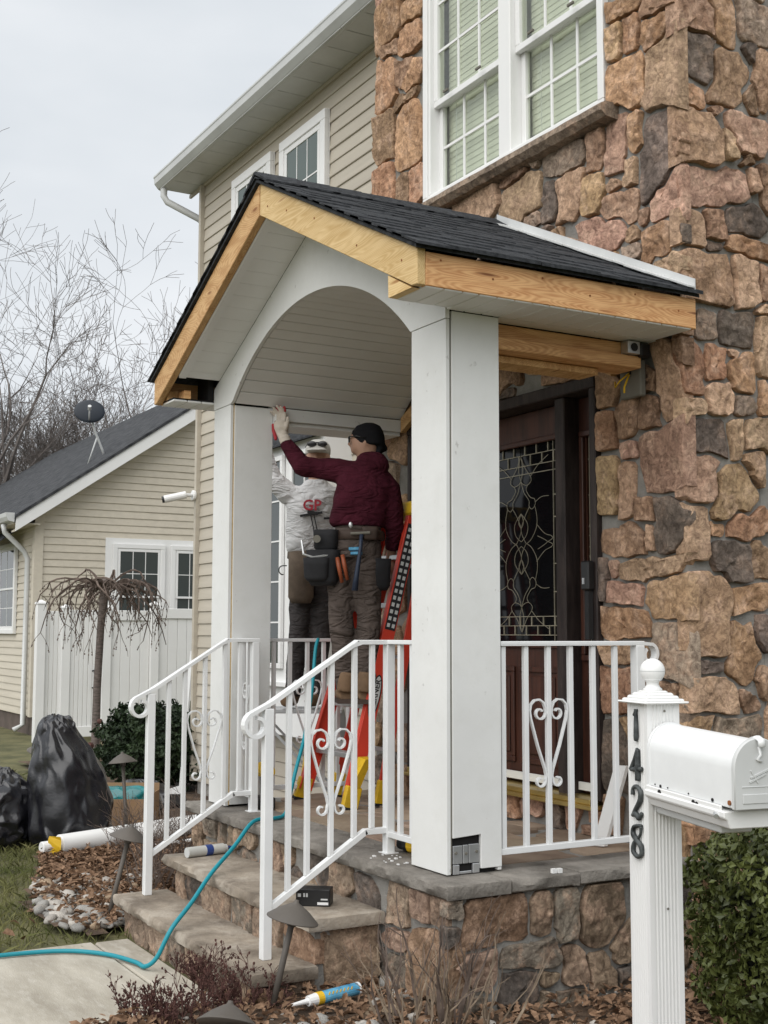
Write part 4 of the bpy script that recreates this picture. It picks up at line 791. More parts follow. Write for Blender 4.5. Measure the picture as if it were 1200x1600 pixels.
tr(MB().lathe([(.0396,.8605),(.0401,.862),(.0396,.8635)], 28)).build('finial_seam', MT['galv'], post)
for z in (.60,.0): tr(MB().tube([(hw+.0005,.004,z+.14),(hw+.002,.004,z+.14)], .004, 8)).build('screw', MT['meter'], post)
# iron digits: strokes with swelling width, laid on the face towards -Y
def digit(strokes, cz, sc):
    m = MB()
    for st in strokes:
        P = [Vector((a, b)) for a, b, w in st]; Wd = [w for a, b, w in st]; sm = []; sw = []
        for i in range(len(P)-1):
            p0, p1, p2, p3 = P[max(i-1,0)], P[i], P[i+1], P[min(i+2,len(P)-1)]
            for s_ in range(5):
                q = s_/5; sm.append(.5*((2*p1)+(p2-p0)*q+(2*p0-5*p1+4*p2-p3)*q*q+(3*p1-p0-3*p2+p3)*q**3)); sw.append(Wd[i]*(1-q)+Wd[i+1]*q)
        sm.append(P[-1]); sw.append(Wd[-1])
        m.tube([(p.x*sc, -hw-.006, cz+p.y*sc) for p in sm], [w*sc for w in sw], 8, up=(0,1,0), flat=.9)
    tr(m).build('house_number', MT['number'], post, smooth=True)
digit([[(-.10,.30,.05),(.02,.42,.07),(.03,.5,.07)],[(.03,.5,.05),(.03,.1,.085),(.03,-.35,.10),(.0,-.5,.07)]], .695, .098)
digit([[(.08,.5,.06),(-.10,.15,.07),(-.33,-.18,.08)],[(-.33,-.18,.07),(.05,-.15,.09),(.33,-.12,.08)],[(.10,.48,.08),(.10,.0,.11),(.08,-.5,.10)]], .573, .098)
digit([[(-.24,.22,.08),(-.22,.42,.06),(.02,.5,.07),(.24,.34,.10),(.20,.08,.10),(-.08,-.22,.08),(-.28,-.45,.06)],[(-.28,-.43,.06),(-.08,-.36,.10),(.12,-.46,.10),(.30,-.30,.06)]], .456, .098)
digit([[(.26,.48,.06),(.02,.46,.06),(-.22,.36,.08),(-.24,.16,.10),(-.02,.0,.10),(.22,-.16,.10),(.24,-.38,.08),(0,-.5,.07),(-.25,-.38,.09),(-.22,-.14,.08),(0,.04,.05),(.18,.22,.05),(.24,.46,.06)]], .340, .098)
mbx = tag(empty('mailbox', mm(.25,.02,.48)), 'white metal mailbox with rusty rivets on a bracket beside the house number', 'mailbox')
def tb(mb):                                                # the box droops a little towards its door
    mb.v = [mm(p[0], p[1]+.020, p[2]-.036*(p[0]-.06)) for p in mb.v]; return mb
bw2 = .078; z0, zs_ = .515, .622; x0b, x1b = .062, .500
arcp = [(-bw2,z0),(bw2,z0),(bw2,zs_)]+[(bw2*math.cos(RAD(a)), zs_+.080*math.sin(RAD(a))) for a in range(10,171,10)]+[(-bw2,zs_)]
o = tb(MB().prism(arcp, lambda p, q, t: (t, p, q), x0b, x1b)).build('body', MT['rail'], mbx, bevel=.003); smooth_by_angle(o, 30)
sh = lambda k, dz=0: [(p*k, (q-.60)*k+.60+dz) for p, q in arcp]
o = tb(MB().prism(sh(1.045), lambda p, q, t: (t, p, q), x0b-.003, x0b+.008)).build('rear_rim', MT['rail'], mbx); smooth_by_angle(o, 30)
o = tb(MB().prism(sh(1.05,.002), lambda p, q, t: (t, p, q), x1b-.006, x1b+.010)).build('door', MT['galv'], mbx, bevel=.003); smooth_by_angle(o, 30)
m = MB(); m.tube([(x1b-.02,0,.700),(x1b+.008,0,.708),(x1b+.022,0,.703),(x1b+.026,0,.685)], .008, 6, flat=1.5, up=(0,1,0)); m.tube([(x1b+.012,.0,.685),(x1b+.013,.004,.662),(x1b+.013,-.008,.65),(x1b+.013,.006,.644)], .0045, 6); tb(m).build('latch', MT['rail'], mbx, smooth=True)
m = MB(); m.box(x1b+.0095,x1b+.0125,-.056,.056,.530,.556); m.box(x1b+.0095,x1b+.0118,-.058,.058,.574,.577); tb(m).build('embossed_plate', MT['galv'], mbx, bevel=.002)
m = MB(); m.bar((x1b+.0105,-.03,.60),(x1b+.0105,.032,.622),.005,.005,(1,0,0)); m.bar((x1b+.0105,-.033,.588),(x1b+.0105,.02,.61),.005,.005,(1,0,0)); m.bar((x1b+.0105,-.028,.62),(x1b+.0105,-.005,.585),.004,.004,(1,0,0)); tb(m).build('embossed_mark', MT['galv'], mbx)
tb(MB().prism([(-.094,.505),(.094,.505),(.094,.487),(.082,.478),(.072,.456),(-.072,.456),(-.082,.478),(-.094,.487)], lambda p, q, t: (t, p, q), .060, .475)).build('bracket', MT['vinyl'], mbx, bevel=.003)
tb(MB().prism([(-.058,.455),(.058,.455),(.052,.430),(-.052,.430)], lambda p, q, t: (t, p, q), .062, .40)).build('bracket_foot', MT['galv'], mbx, bevel=.004)
m = MB(); m.box(.062,.45,-.089,-.0805,.494,.518); tb(m).build('mounting_strip', MT['vinyl'], mbx, bevel=.002)
for k, (x, z, r) in enumerate(((.10,.524,.0025),(.13,.523,.005),(.17,.524,.0025),(.28,.524,.0025),(.40,.525,.0055),(.14,.506,.009),(.32,.506,.008),(.337,.504,.007))):
    yy = -.0888 if z < .515 else -.0785
    tb(MB().tube([(x,yy,z),(x,yy-.002,z)], r, 8)).build('hole', MT['dark'], mbx)
tb(MB().tube([(.482,-.0785,.53),(.482,-.082,.53)], .007, 10)).build('rivet', MT['rust'], mbx)
tb(MB().tube([(.43,-.09,.494),(.45,-.102,.489)], .007, 8)).build('bolt', MT['alu'], mbx)

# ================================================================ neighbour's house
NX, NY = -19.3, 4.87
nbh = tag(empty('neighbour_house', (-25, 9, GZ)), 'low beige house with a dark shingle gable beyond the white fence', 'house')
m = MB(); m.box(-34,NX-.02,NY+.02,13.2,-.30,2.85); m.prism([(NY+.02,2.851),(13.2,2.851),(9.03,5.72)], lambda p, q, t: (t, p, q), -34, NX-.02); m.build('wall_core', MT['siding_nb'], nbh)
MB().box(-34,NX-.03,NY+.03,13.1,GZ-.1,-.30).build('foundation', mat('bare_foundation', (.10,.078,.066), .9, .3, 3), nbh)
gw = MB().box(NX-.018,NX-.004,NY+.03,13.1,-.30,-.28).build('gable_wall', MT['siding_nb'], nbh)
def gcut(z):
    if z < 2.85: return (NY, 13.2)
    d = (z-2.85)/.69; return (NY+d, 13.2-d)
clapboards(gw, lambda d, z, t: (NX-.018+d*1.2, t, z), 0, 0, -.30, 5.6, cut=gcut, mt='siding_nb')
fw = MB().box(-34,NX-.03,NY+.012,NY+.022,-.3,-.28).build('front_wall', MT['siding_nb'], nbh)
clapboards(fw, lambda d, z, t: (t, NY+.02-d*1.2, z), -24, NX-.02, -.30, 2.8, mt='siding_nb')
MB().box(NX-.10,NX+.03,NY-.035,NY+.10,-.30,2.80).build('corner_post', MT['siding_nb'], nbh)
th = math.atan(.69); c_, s__ = math.cos(th), math.sin(th)
m = MB()
for sgn in (1,-1):
    e0 = NY-.40 if sgn > 0 else 13.6; zz = 2.85-.40*.69+.10
    yr, zr = 9.03, 2.85+.69*(9.03-NY)+.10
    q = [(e0,zz),(yr,zr),(yr,zr+.05),(e0,zz+.05)]
    m.prism(q if sgn > 0 else q[::-1], lambda p, z, t: (t, p, z), -34.3, NX+.30)
m.build('roof', MT['shingle_far'], nbh)
for sgn in (1,-1):
    e0 = NY-.38 if sgn > 0 else 13.58; zz = 2.85-.38*.69+.098; yr, zr = 9.03, 2.85+.69*(9.03-NY)+.098
    q = [(e0,zz-.20),(yr,zr-.22),(yr,zr),(e0,zz)]
    MB().prism(q if sgn > 0 else q[::-1], lambda p, z, t: (t, p, z), NX+.24, NX+.28).build('rake_trim', MT['vinyl'], nbh)
    q = [(e0,zz-.205),(yr,zr-.225),(yr,zr-.20),(e0,zz-.18)]
    MB().prism(q if sgn > 0 else q[::-1], lambda p, z, t: (t, p, z), NX+.0, NX+.235).build('rake_soffit', MT['siding_nb'], nbh)
MB().prism([(4.47,2.62),(4.38,2.64),(4.35,2.70),(4.34,2.76),(4.47,2.76)], lambda p, q, t: (t, p, q), -34, NX+.26).build('gutter', MT['galv'], nbh)
MB().box(-34,NX+.2,4.47,NY,2.60,2.62).build('soffit', MT['siding_nb'], nbh)
m = MB(); m.tube([(NX-.22,4.42,2.62),(NX-.22,4.44,2.50),(NX-.22,4.74,2.22),(NX-.22,4.80,2.1),(NX-.22,4.80,-.42),(NX-.22,4.66,-.50)], .042, 8); m.build('downspout', MT['galv'], nbh, smooth=True)
fx = xplane(NX-.002)
def nwin(fr, x0, x1, z0, z1, rail, cols, rows): return window(nbh, fr, x0, x1, z0, z1, rail, cols, rows, .07, 'pane', .05)
MB().box(*fx(5.95,7.95,.62,2.46,.0,.018)).build('window_surround', MT['vinyl'], nbh)
fx2 = xplane(NX+.017)
nwin(fx2, 6.06, 6.92, .70, 2.37, 1.54, 3, 2); nwin(fx2, 7.02, 7.85, .70, 2.37, 1.54, 3, 2)
nwin(yplane(NY-.002), -22.0, -20.42, .95, 2.42, 1.68, 3, 2)
# little porch roof over the neighbour's front window
for k in range(5):
    a = k/5; b_ = (k+1.2)/5
    m = MB(); q = lambda f, dz: (NY-.42+f*.42, 2.36+f*.30+dz)
    m.prism([q(a,.0),q(b_,.0),q(b_,.012),q(a,.014)], lambda p, z, t: (t, p, z), -22.3, -20.05); m.build('shingle_course', MT['shingle_far'], nbh)
# satellite dish on the neighbour's roof
dish = tag(empty('satellite_dish', (-20.6,6.2,3.95)), "dark oval satellite dish on the neighbour's shingle roof", 'satellite dish')
dc = Vector((-20.45,5.98,4.66)); dn = (Vector((0,0,1.5))-dc).normalized(); dn = (dn+Vector((0,0,.35))).normalized()
du = dn.cross(Vector((0,0,1))).normalized(); dv = du.cross(dn)
rings = []
for r, dep in ((.02,.0),(.12,-.006),(.2,-.016),(.245,-.026),(.25,-.03),(.24,-.036),(.02,-.04)): rings.append([dc+du*(r*1.02*math.cos(RAD(15*k)))+dv*(r*.82*math.sin(RAD(15*k)))-dn*(-dep) for k in range(24)])
MB().loft(rings).build('reflector', mat('dish_grey', (.012,.018,.028), .5, .1, 4), dish, smooth=True)
m = MB(); m.tube([dc-dv*.16-dn*.04, dc-dv*.20+dn*.14+dv*.02, dc-dv*.06+dn*.30], .014, 8); m.tube([dc-dn*.05, Vector((-20.52,6.10,4.34)), Vector((-20.56,6.24,4.05)), Vector((-20.58,6.3,3.90))], .02, 8); m.tube([Vector((-20.54,6.15,4.25)), Vector((-20.62,6.02,3.76))], .014, 6); m.build('mast', MT['galv'], dish, smooth=True)
m = MB(); m.tube([dc-dv*.08+dn*.27, dc-dv*.05+dn*.34], .03, 10); m.build('receiver', MT['galv'], dish)

# ================================================================ white vinyl fence
FX = -18.1
fen = tag(empty('vinyl_fence', (FX, 6, GZ)), 'tall white vinyl privacy fence with a gate in front of the low beige house', 'fence')
def fpost(y, zt=1.36):
    MB().box(FX-.065,FX+.065,y-.065,y+.065,GZ-.1,zt).build('fence_post', MT['vinyl'], fen, bevel=.006)
    MB().loft([[(FX-.075,y-.075,zt),(FX+.075,y-.075,zt),(FX+.075,y+.075,zt),(FX-.075,y+.075,zt)],[(FX-.07,y-.07,zt+.02),(FX+.07,y-.07,zt+.02),(FX+.07,y+.07,zt+.02),(FX-.07,y+.07,zt+.02)],[(FX-.01,y-.01,zt+.06),(FX+.01,y-.01,zt+.06),(FX+.01,y+.01,zt+.06),(FX-.01,y+.01,zt+.06)]]).build('post_cap', MT['vinyl'], fen)
def fsec(y0, y1, bwid, z1=1.32, off=0, rail=.15):
    if rail:
        MB().box(FX-.035+off,FX+.035+off,y0,y1,z1-rail,z1).build('fence_rail', MT['vinyl'], fen, bevel=.005); 
    MB().box(FX-.03+off,FX+.03+off,y0,y1,GZ+.04,GZ+.19).build('fence_rail', MT['vinyl'], fen, bevel=.005)
    y = y0
    while y < y1-.01:
        MB().box(FX-.012+off,FX+.012+off,y+.003,min(y+bwid,y1)-.003,GZ+.19,z1-rail).build('fence_board', MT['vinyl'], fen, bevel=.005); y += bwid
for y in (4.66,6.35,8.4): fpost(y, 1.38)
fsec(4.73,4.98,.062,1.28,.0,.0); fpost(5.02,1.32); fpost(5.62,1.32)
fsec(5.09,5.55,.066,1.30,.025,.0); fsec(5.69,6.28,.15,1.30); fsec(6.42,8.33,.15,1.335)
m = MB(); m.tube([(FX+.05,5.42,.42),(FX+.10,5.43,.43),(FX+.11,5.44,.36),(FX+.11,5.44,.24),(FX+.10,5.43,.17),(FX+.05,5.42,.18)], .012, 6); m.build('gate_handle', MT['rubber'], fen, smooth=True)
# leaning white panel behind the left stair
lp = tag(MB().add([(-11.75,4.36,GZ+.02),(-11.58,4.36,GZ+.02),(-11.5,4.43,.80),(-11.56,4.43,.80),(-11.75,4.38,GZ+.02),(-11.58,4.38,GZ+.02),(-11.5,4.445,.80),(-11.56,4.445,.80)], [(0,1,2,3),(7,6,5,4),(0,4,5,1),(1,5,6,2),(2,6,7,3),(3,7,4,0)]).build('trim_offcut', MT['bead']), 'narrow white offcut leaning at the corner post behind the green bush', 'board')

# ================================================================ branching
def grow(mb, p, d, L_, r, depth, rg, spread=.55, up=.12, n=5, kids=(2,3), rmin=.004, shrink=.72, wob=.22, tipf=.6):
    pts = [Vector(p)]; rad = [r]; d = Vector(d).normalized(); seg = L_/n; br = []
    for i in range(n):
        d = (d+Vector((rg.gauss(0,wob),rg.gauss(0,wob),rg.gauss(0,wob)))*.5+Vector((0,0,up))*.5).normalized()
        pts.append(pts[-1]+d*seg); rad.append(max(r*(1-(1-tipf)*(i+1)/n), rmin)); br.append((pts[-1], d, rad[-1]))
    mb.tube(pts, rad, 5 if r > .03 else 3, cap=False)
    if depth <= 0: return
    k = rg.randint(*kids)
    for i in range(k+1):
        q, dd, rr_ = br[-1] if i == 0 else br[rg.randint(max(1, n//3), n-1)]
        ax = Vector((rg.gauss(0,1),rg.gauss(0,1),rg.gauss(0,.6))); ax = (ax-dd*ax.dot(dd)).normalized()
        nd = (dd+ax*(spread*(.35 if i == 0 else rg.uniform(.7,1.5)))).normalized()
        grow(mb, q, nd, L_*shrink*rg.uniform(.75,1.15), max(rr_*(.85 if i == 0 else .6), rmin), depth-1, rg, spread, up, n, kids, rmin, shrink, wob, tipf)
def far_tree(u_dir, D, H, label, seed, r=.16, mt='farbark', kids=(2,3), depth=5, spread=.68, lean=(0,0), rmin=.0055, limbs=5):
    p = Vector((u_dir[0], u_dir[1], 0)).normalized()*D; base = Vector((p.x, p.y, GZ))
    t = tag(empty('bare_tree', base), label, 'tree', 'leafless trees beyond the houses')
    rg = random.Random(seed); m = MB(); hgt = H*.26
    tp = [base, base+Vector((lean[0]*.3,lean[1]*.3,hgt*.5)), base+Vector((lean[0],lean[1],hgt))]
    MB().tube(tp, [r*1.25,r*1.05,r*.95], 8).build('trunk', MT[mt], t)
    for i in range(limbs):
        a = rg.uniform(0,6.28); grow(m, tp[-1]-Vector((0,0,rg.uniform(0,hgt*.3))), (math.cos(a)*.6+lean[0]*.1,math.sin(a)*.6+lean[1]*.1,1), H*.215, r*.55, depth, rg, spread, .04, 4, kids, rmin, .75, .2, .55)
    m.build('crown', MT[mt], t); return t
far_tree((-39,9.4), 40, 11.6, 'dense bare tree behind the shingle roof, left of the satellite dish', 1, limbs=9)
far_tree((-35.8,10.9), 38, 10.2, 'bushy bare tree rising behind the satellite dish', 2, limbs=9)
far_tree((-43.9,15.4), 47, 11.2, 'bare tree beyond the ridge of the dark shingle roof', 3, limbs=8)
far_tree((-51,11.0), 52, 13.0, 'tall bare tree farthest behind the low beige house', 4, limbs=6)
far_tree((-40.5,8.0), 36, 15.5, 'tallest bare tree, its limbs reaching over the low beige house', 5, r=.2, kids=(1,2), depth=6, lean=(.2,.2))
far_tree((-28.6,11.2), 33, 14.0, 'slender bare tree rising beside the left end of the gutter', 6, r=.12, kids=(1,2), depth=6)
far_tree((-42,12.3), 44, 10.4, 'bare tree with a thick brown crown behind the dish mast', 8, kids=(3,3), limbs=6)
# ================================================================ weeping tree
wt = tag(empty('weeping_tree', (-14.2,4.3,GZ)), 'small leafless weeping cherry with a mop of drooping twigs before the white fence', 'tree')
rg = random.Random(31)
tb = Vector((-14.2,4.3,GZ)); tp = Vector((-14.15,4.37,1.50))
MB().tube([tb-Vector((0,0,.05)),tb+Vector((.01,.01,.1)),tb+Vector((.0,.02,.9)),tb+Vector((.02,.04,1.6)),tp,tp+Vector((0,.01,.10))], [.075,.050,.044,.042,.055,.04], 10).build('trunk', MT['bark_w'], wt, smooth=True)
m = MB()
for i in range(44):
    a = rg.uniform(0,6.283); R_o = rg.uniform(.25,.80); h = rg.uniform(.0,.22); dr_ = rg.uniform(.25,.75); pts = []
    if i < 3: h = .36
    for k in range(9):
        t = k/8; r = R_o*(1-(1-t)**1.7); z = h*math.sin(min(t*1.9,1.57))*1.0 - max(0,t-.25)**1.6*dr_*1.5
        pts.append(tp+Vector((math.cos(a+.25*math.sin(t*5+i))*r+rg.gauss(0,.012), math.sin(a+.25*math.sin(t*5+i))*r+rg.gauss(0,.012), z-.02)))
    m.tube(pts, [.016*(1-t/9)+.003 for t in range(9)], 4, cap=False)
    for q in range(rg.randint(4,7)):
        k = rg.randint(3,8); p = pts[k]; L_ = rg.uniform(.08,.30); dx = rg.gauss(0,.05); dy = rg.gauss(0,.05)
        tw = [p, p+Vector((dx*.6,dy*.6,-L_*.35)), p+Vector((dx+rg.gauss(0,.015),dy,-L_*.7)), p+Vector((dx*1.1,dy*1.2,-L_))]
        m.tube(tw, [.004,.0035,.003,.002], 3, cap=False)
        for b in range(3): c = tw[1].lerp(tw[3], rg.random()); m.ell(c, ((.008,0,0),(0,.008,0),(0,0,.010)), 4, 3)
m.build('crown', MT['twig'], wt)

# ================================================================ leafy shrubs
def leaves(mb, pts, size, rg, asp=1.5, flatz=.0):
    for p, nrm in pts:
        a = Vector((rg.gauss(0,1),rg.gauss(0,1),rg.gauss(0,1))).normalized(); a = (a*.8+Vector(nrm)*.7).normalized()
        b = a.cross(Vector((rg.gauss(0,1),rg.gauss(0,1),rg.gauss(0,1)))).normalized(); c = a.cross(b); s_ = size*rg.uniform(.65,1.3)
        q = Vector(p); mb.add([q-b*s_*asp*.5, q-c*s_*.42+a*s_*.1, q+b*s_*asp*.5, q+c*s_*.42+a*s_*.1], [(0,1,2,3)])
def bush(name, label, c, ax, n, size, mt, seed, cat='bush', boxy=2.0, lump=.12, parts=True):
    rg = random.Random(seed); c = Vector(c); t = tag(empty(name, (c.x,c.y,c.z-ax[2])), label, cat); m = MB(); pts = []
    def R(d): return 1/((abs(d.x)**boxy+abs(d.y)**boxy+abs(d.z)**boxy)**(1/boxy))
    while len(pts) < n:
        d = Vector((rg.gauss(0,1),rg.gauss(0,1),rg.gauss(0,1)+.25)).normalized()
        if d.z < -.75: continue
        r = R(d)*(1+lump*noise.noise(d*3.2+Vector((seed,0,0)))+lump*.8*noise.noise(d*8+Vector((0,seed,0))))*(1-abs(rg.gauss(0,.07)))
        p = c+Vector((d.x*ax[0]*r, d.y*ax[1]*r, d.z*ax[2]*r)); pts.append((p, d))
    leaves(m, pts, size, rg); m.build('foliage', MT[mt], t)
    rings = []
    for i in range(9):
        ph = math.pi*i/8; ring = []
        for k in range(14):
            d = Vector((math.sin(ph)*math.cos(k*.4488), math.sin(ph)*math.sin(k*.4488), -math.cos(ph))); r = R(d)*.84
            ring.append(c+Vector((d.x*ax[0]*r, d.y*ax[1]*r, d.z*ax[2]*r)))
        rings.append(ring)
    MB().loft(rings).build('shade_core', MT['shrub_shade'], t, smooth=True); return t  # solid near-black core stands for the shade deep in the foliage
bush('evergreen_bush', 'rounded dark green evergreen bush beside the left stair railing', (-11.98,4.30,-.17), (.60,.60,.43), 14000, .034, 'yew', 41, lump=.30)
bush('boxwood_hedge', 'clipped boxwood hedge under the white mailbox', (-3.06,4.36,-.12), (.80,.98,.44), 46000, .024, 'box_leaf', 42, 'hedge', 5.0, .07)
# dried flower heads by the fence
dh = tag(empty('dried_hydrangea', (-13.7,4.6,GZ)), 'thin dried flower stalks with brown heads at the foot of the weeping cherry', 'plant'); m = MB(); m2 = MB(); rg = random.Random(5)
for i in range(22):
    b = Vector((-13.75+rg.gauss(0,.18),4.62+rg.gauss(0,.28),GZ)); h = rg.uniform(.3,.62); t = b+Vector((rg.gauss(0,.1),rg.gauss(0,.1),h)); m.tube([b,(b+t)/2+Vector((.02,0,0)),t], [.006,.005,.004], 4, cap=False)
    m2.ell(t, ((rg.uniform(.03,.06),0,0),(0,rg.uniform(.03,.06),0),(0,0,rg.uniform(.025,.04))), 7, 5)
m.build('stems', MT['hyd'], dh); m2.build('flower_heads', MT['barb'], dh)

# twiggy, leafless shrubs
def twig_shrub(name, label, c, n, H, spread, mt, seed, r0=.006, kids=(1,3), depth=3, buds=0, upright=1.0, wob=.3):
    rg = random.Random(seed); c = Vector(c); t = tag(empty(name, c), label, 'shrub'); m = MB()
    for i in range(n):
        a = rg.uniform(0,6.283); s_ = rg.random()**.7*spread; b = c+Vector((math.cos(a)*s_*.5, math.sin(a)*s_*.5, -.01))
        grow(m, b, (math.cos(a)*s_*.9+rg.gauss(0,.15), math.sin(a)*s_*.9+rg.gauss(0,.15), upright), H*rg.uniform(.3,.55), r0*rg.uniform(.7,1.3), depth, rg, .6, .05, 4, kids, .0013, .66, wob, .6)
    o = m.build('branches', MT[mt], t)
    if buds:
        mb = MB()
        for i in range(buds): v = Vector(m.v[rg.randrange(len(m.v))]); s_ = rg.uniform(.003,.006); mb.ell(v, ((s_,0,0),(0,s_,0),(0,0,s_*1.2)), 4, 3)
        tag(mb.build('buds', MT[mt], t), kind='stuff')
    return t
twig_shrub('bare_shrub', 'tangled bare brown shrub between the path lamp and the left steps', (-7.35,2.62,GZ+.02), 26, .62, .42, 'twig', 51, .007)
twig_shrub('bare_shrub', 'low dark red barberry twigs at the front corner of the bottom step', (-4.72,2.02,GZ+.05), 22, .20, .30, 'barb', 52, .0045, (1,3), 3, 500)
twig_shrub('bare_shrub', 'low dark red barberry twigs along the right edge of the walkway', (-4.74,1.72,GZ+.04), 30, .17, .34, 'barb', 53, .0045, (1,3), 3, 600)
twig_shrub('bare_shrub', 'small barberry sprig touching the front riser of the bottom step', (-5.02,1.98,GZ+.01), 9, .24, .20, 'barb', 54, .004, (2,3), 3, 400)
twig_shrub('bare_shrub', 'clump of dry grey hydrangea stems against the porch base', (-4.12,2.60,GZ+.06), 46, .36, .50, 'hyd', 55, .0065, (0,1), 2, 0, .9, .18)
twig_shrub('bare_shrub', 'dark upright hydrangea canes at the corner of the porch base', (-4.16,2.58,GZ+.06), 14, .50, .34, 'twig', 56, .008, (1,1), 2, 0, 1.1, .2)

# ================================================================ stones and leaves in the beds
def rock_mesh(seed):
    rg = random.Random(seed); m = MB(); rings = []
    for i in range(7):
        ph = math.pi*i/6; ring = []
        for k in range(9):
            d = Vector((math.sin(ph)*math.cos(k*.698), math.sin(ph)*math.sin(k*.698), -math.cos(ph))); r = 1+.28*noise.noise(d*1.3+Vector((seed*3.1,0,0)))
            ring.append((d.x*r, d.y*r*.78, d.z*r*.55))
        rings.append(ring)
    m.loft(rings); me = bpy.data.meshes.new('river_rock'); me.from_pydata(m.v, [], m.f); me.polygons.foreach_set('use_smooth', [True]*len(me.polygons)); return me
RM = [mat('river_rock_%s' % n, c, .8, .2, 9, bump=.3, bscale=40, bdist=.01, objrand=.25, col2=c2, spec=.3) for n, c, c2 in (('pale',(.36,.33,.29),(.50,.47,.43)),('grey',(.22,.21,.19),(.34,.33,.31)),('tan',(.28,.20,.13),(.42,.32,.22)))]
RMESH = []
for k in range(9):
    me = rock_mesh(k); me.materials.append(RM[(0,1,0,2,1,0,2,0,1)[k]]); RMESH.append(me)
def rocks(n, fn, smin, smax, label, group, seed, zb):
    rg = random.Random(seed); placed = []
    i = 0
    while i < n*6 and len(placed) < n:
        i += 1; x, y = fn(rg); s_ = rg.uniform(smin, smax)
        if any((x-a)**2+(y-b)**2 < ((s_+c)*.62)**2 for a, b, c in placed): continue
        placed.append((x,y,s_)); o = bpy.data.objects.new('river_rock', RMESH[rg.randrange(9)]); COL.objects.link(o)
        o.location = (x,y,zb+s_*.25); o.scale = (s_,s_*rg.uniform(.8,1.1),s_*rg.uniform(.7,1.1)); o.rotation_euler = (rg.gauss(0,.2),rg.gauss(0,.2),rg.uniform(0,6.28)); tag(o, ('small ' if s_ < (smin+smax)/2 else 'large ')+('grey ' if 'grey' in o.data.materials[0].name else 'tan ' if 'tan' in o.data.materials[0].name else 'pale ')+label, 'rock', group)
def band(rg):
    while True:
        x = rg.uniform(-7.9,-6.42); y = 1.84+rg.random()**1.3*.75+max(0,(-7-x))*.22
        if in_left(x,y): return x, y
rocks(230, band, .018, .056, 'rounded river rock in the bed left of the bottom step', 'river rocks left of the steps', 61, GZ+.02)
rocks(60, lambda rg: (rg.uniform(-4.72,-3.2), 2.05+rg.random()*.75 if rg.random() < .6 else rg.uniform(2.3,3.3)), .022, .055, 'rounded river rock in the bed below the porch wall', 'river rocks right of the steps', 62, GZ+.06)
def litter(n, fn, label, seed, zb, smin=.014, smax=.034):
    rg = random.Random(seed); m = MB()
    for i in range(n):
        x, y = fn(rg); z = zb+.012+abs(rg.gauss(0,.018)); s_ = rg.uniform(smin,smax); a = rg.uniform(0,6.28); t1 = rg.gauss(0,.5); t2 = rg.gauss(0,.5)
        M_ = Matrix.Translation((x,y,z)) @ Matrix.Rotation(a,3,'Z').to_4x4() @ Matrix.Rotation(t1,4,'X') @ Matrix.Rotation(t2,4,'Y'); cu = rg.uniform(.1,.6)*s_
        if i % 3 == 0:      # lobed oak leaf
            out = [(-1,0,0),(-.6,.28,.3),(-.35,.16,.1),(-.05,.5,.5),(.2,.2,.15),(.55,.42,.4),(.6,.12,.1),(1,0,.1),(.6,-.12,.1),(.5,-.45,.4),(.2,-.2,.15),(-.1,-.5,.5),(-.35,-.16,.1),(-.6,-.28,.3)]
            vs_ = [M_ @ Vector((p*s_, q*s_, w_*cu)) for p, q, w_ in out]; n0 = len(m.v); m.v += [tuple(v) for v in vs_]+[tuple(M_.translation)]; k_ = len(out); m.f += [(n0+j, n0+(j+1)%k_, n0+k_) for j in range(k_)]
        else:
            vs_ = [M_ @ Vector(p) for p in ((-s_,0,cu*.2),(-s_*.3,s_*.45,cu),(s_*.5,s_*.3,cu*.7),(s_,0,0),(s_*.4,-s_*.4,cu),(-s_*.4,-s_*.4,cu*.8),(0,0,0))]; n0 = len(m.v); m.v += [tuple(v) for v in vs_]; m.f += [(n0+j,n0+(j+1)%6,n0+6) for j in range(6)]
    o = m.build('fallen_leaves', MT['leaf']); tag(o, label, 'leaves', kind='stuff')
def lf(rg):
    while True:
        x = rg.uniform(-9.3,-6.4); y = rg.uniform(1.9,3.6)
        if in_left(x,y) and (y > 2.1 or rg.random() < .25): return x, y
litter(7000, lf, 'brown fallen leaves heaped in the bed left of the steps', 71, GZ+.02)
def lr(rg):
    while True:
        x = rg.uniform(-4.83,-2.4); y = rg.uniform(1.4,4.2)
        if in_right(x,y): return x, y
litter(6000, lr, 'brown fallen leaves scattered below the porch wall and hedge', 72, GZ+.06)
litter(26, lambda rg: (rg.uniform(-7.6,-6.35), rg.uniform(1.3,2.0)), 'few dry leaves lying on the lawn edge', 73, GZ-.01, .03, .05)
m = MB(); rg = random.Random(74)
for i in range(1500):
    x, y = lf(rg) if i < 900 else lr(rg); s_ = rg.uniform(.006,.016); m.ell((x,y,(GZ+.025 if i < 900 else GZ+.065)), ((s_,0,0),(0,s_*.8,0),(0,0,s_*.6)), 6, 4)
tag(m.build('gravel', RM[0], smooth=True), 'small pebbles between the leaves in the beds', 'gravel', kind='stuff')
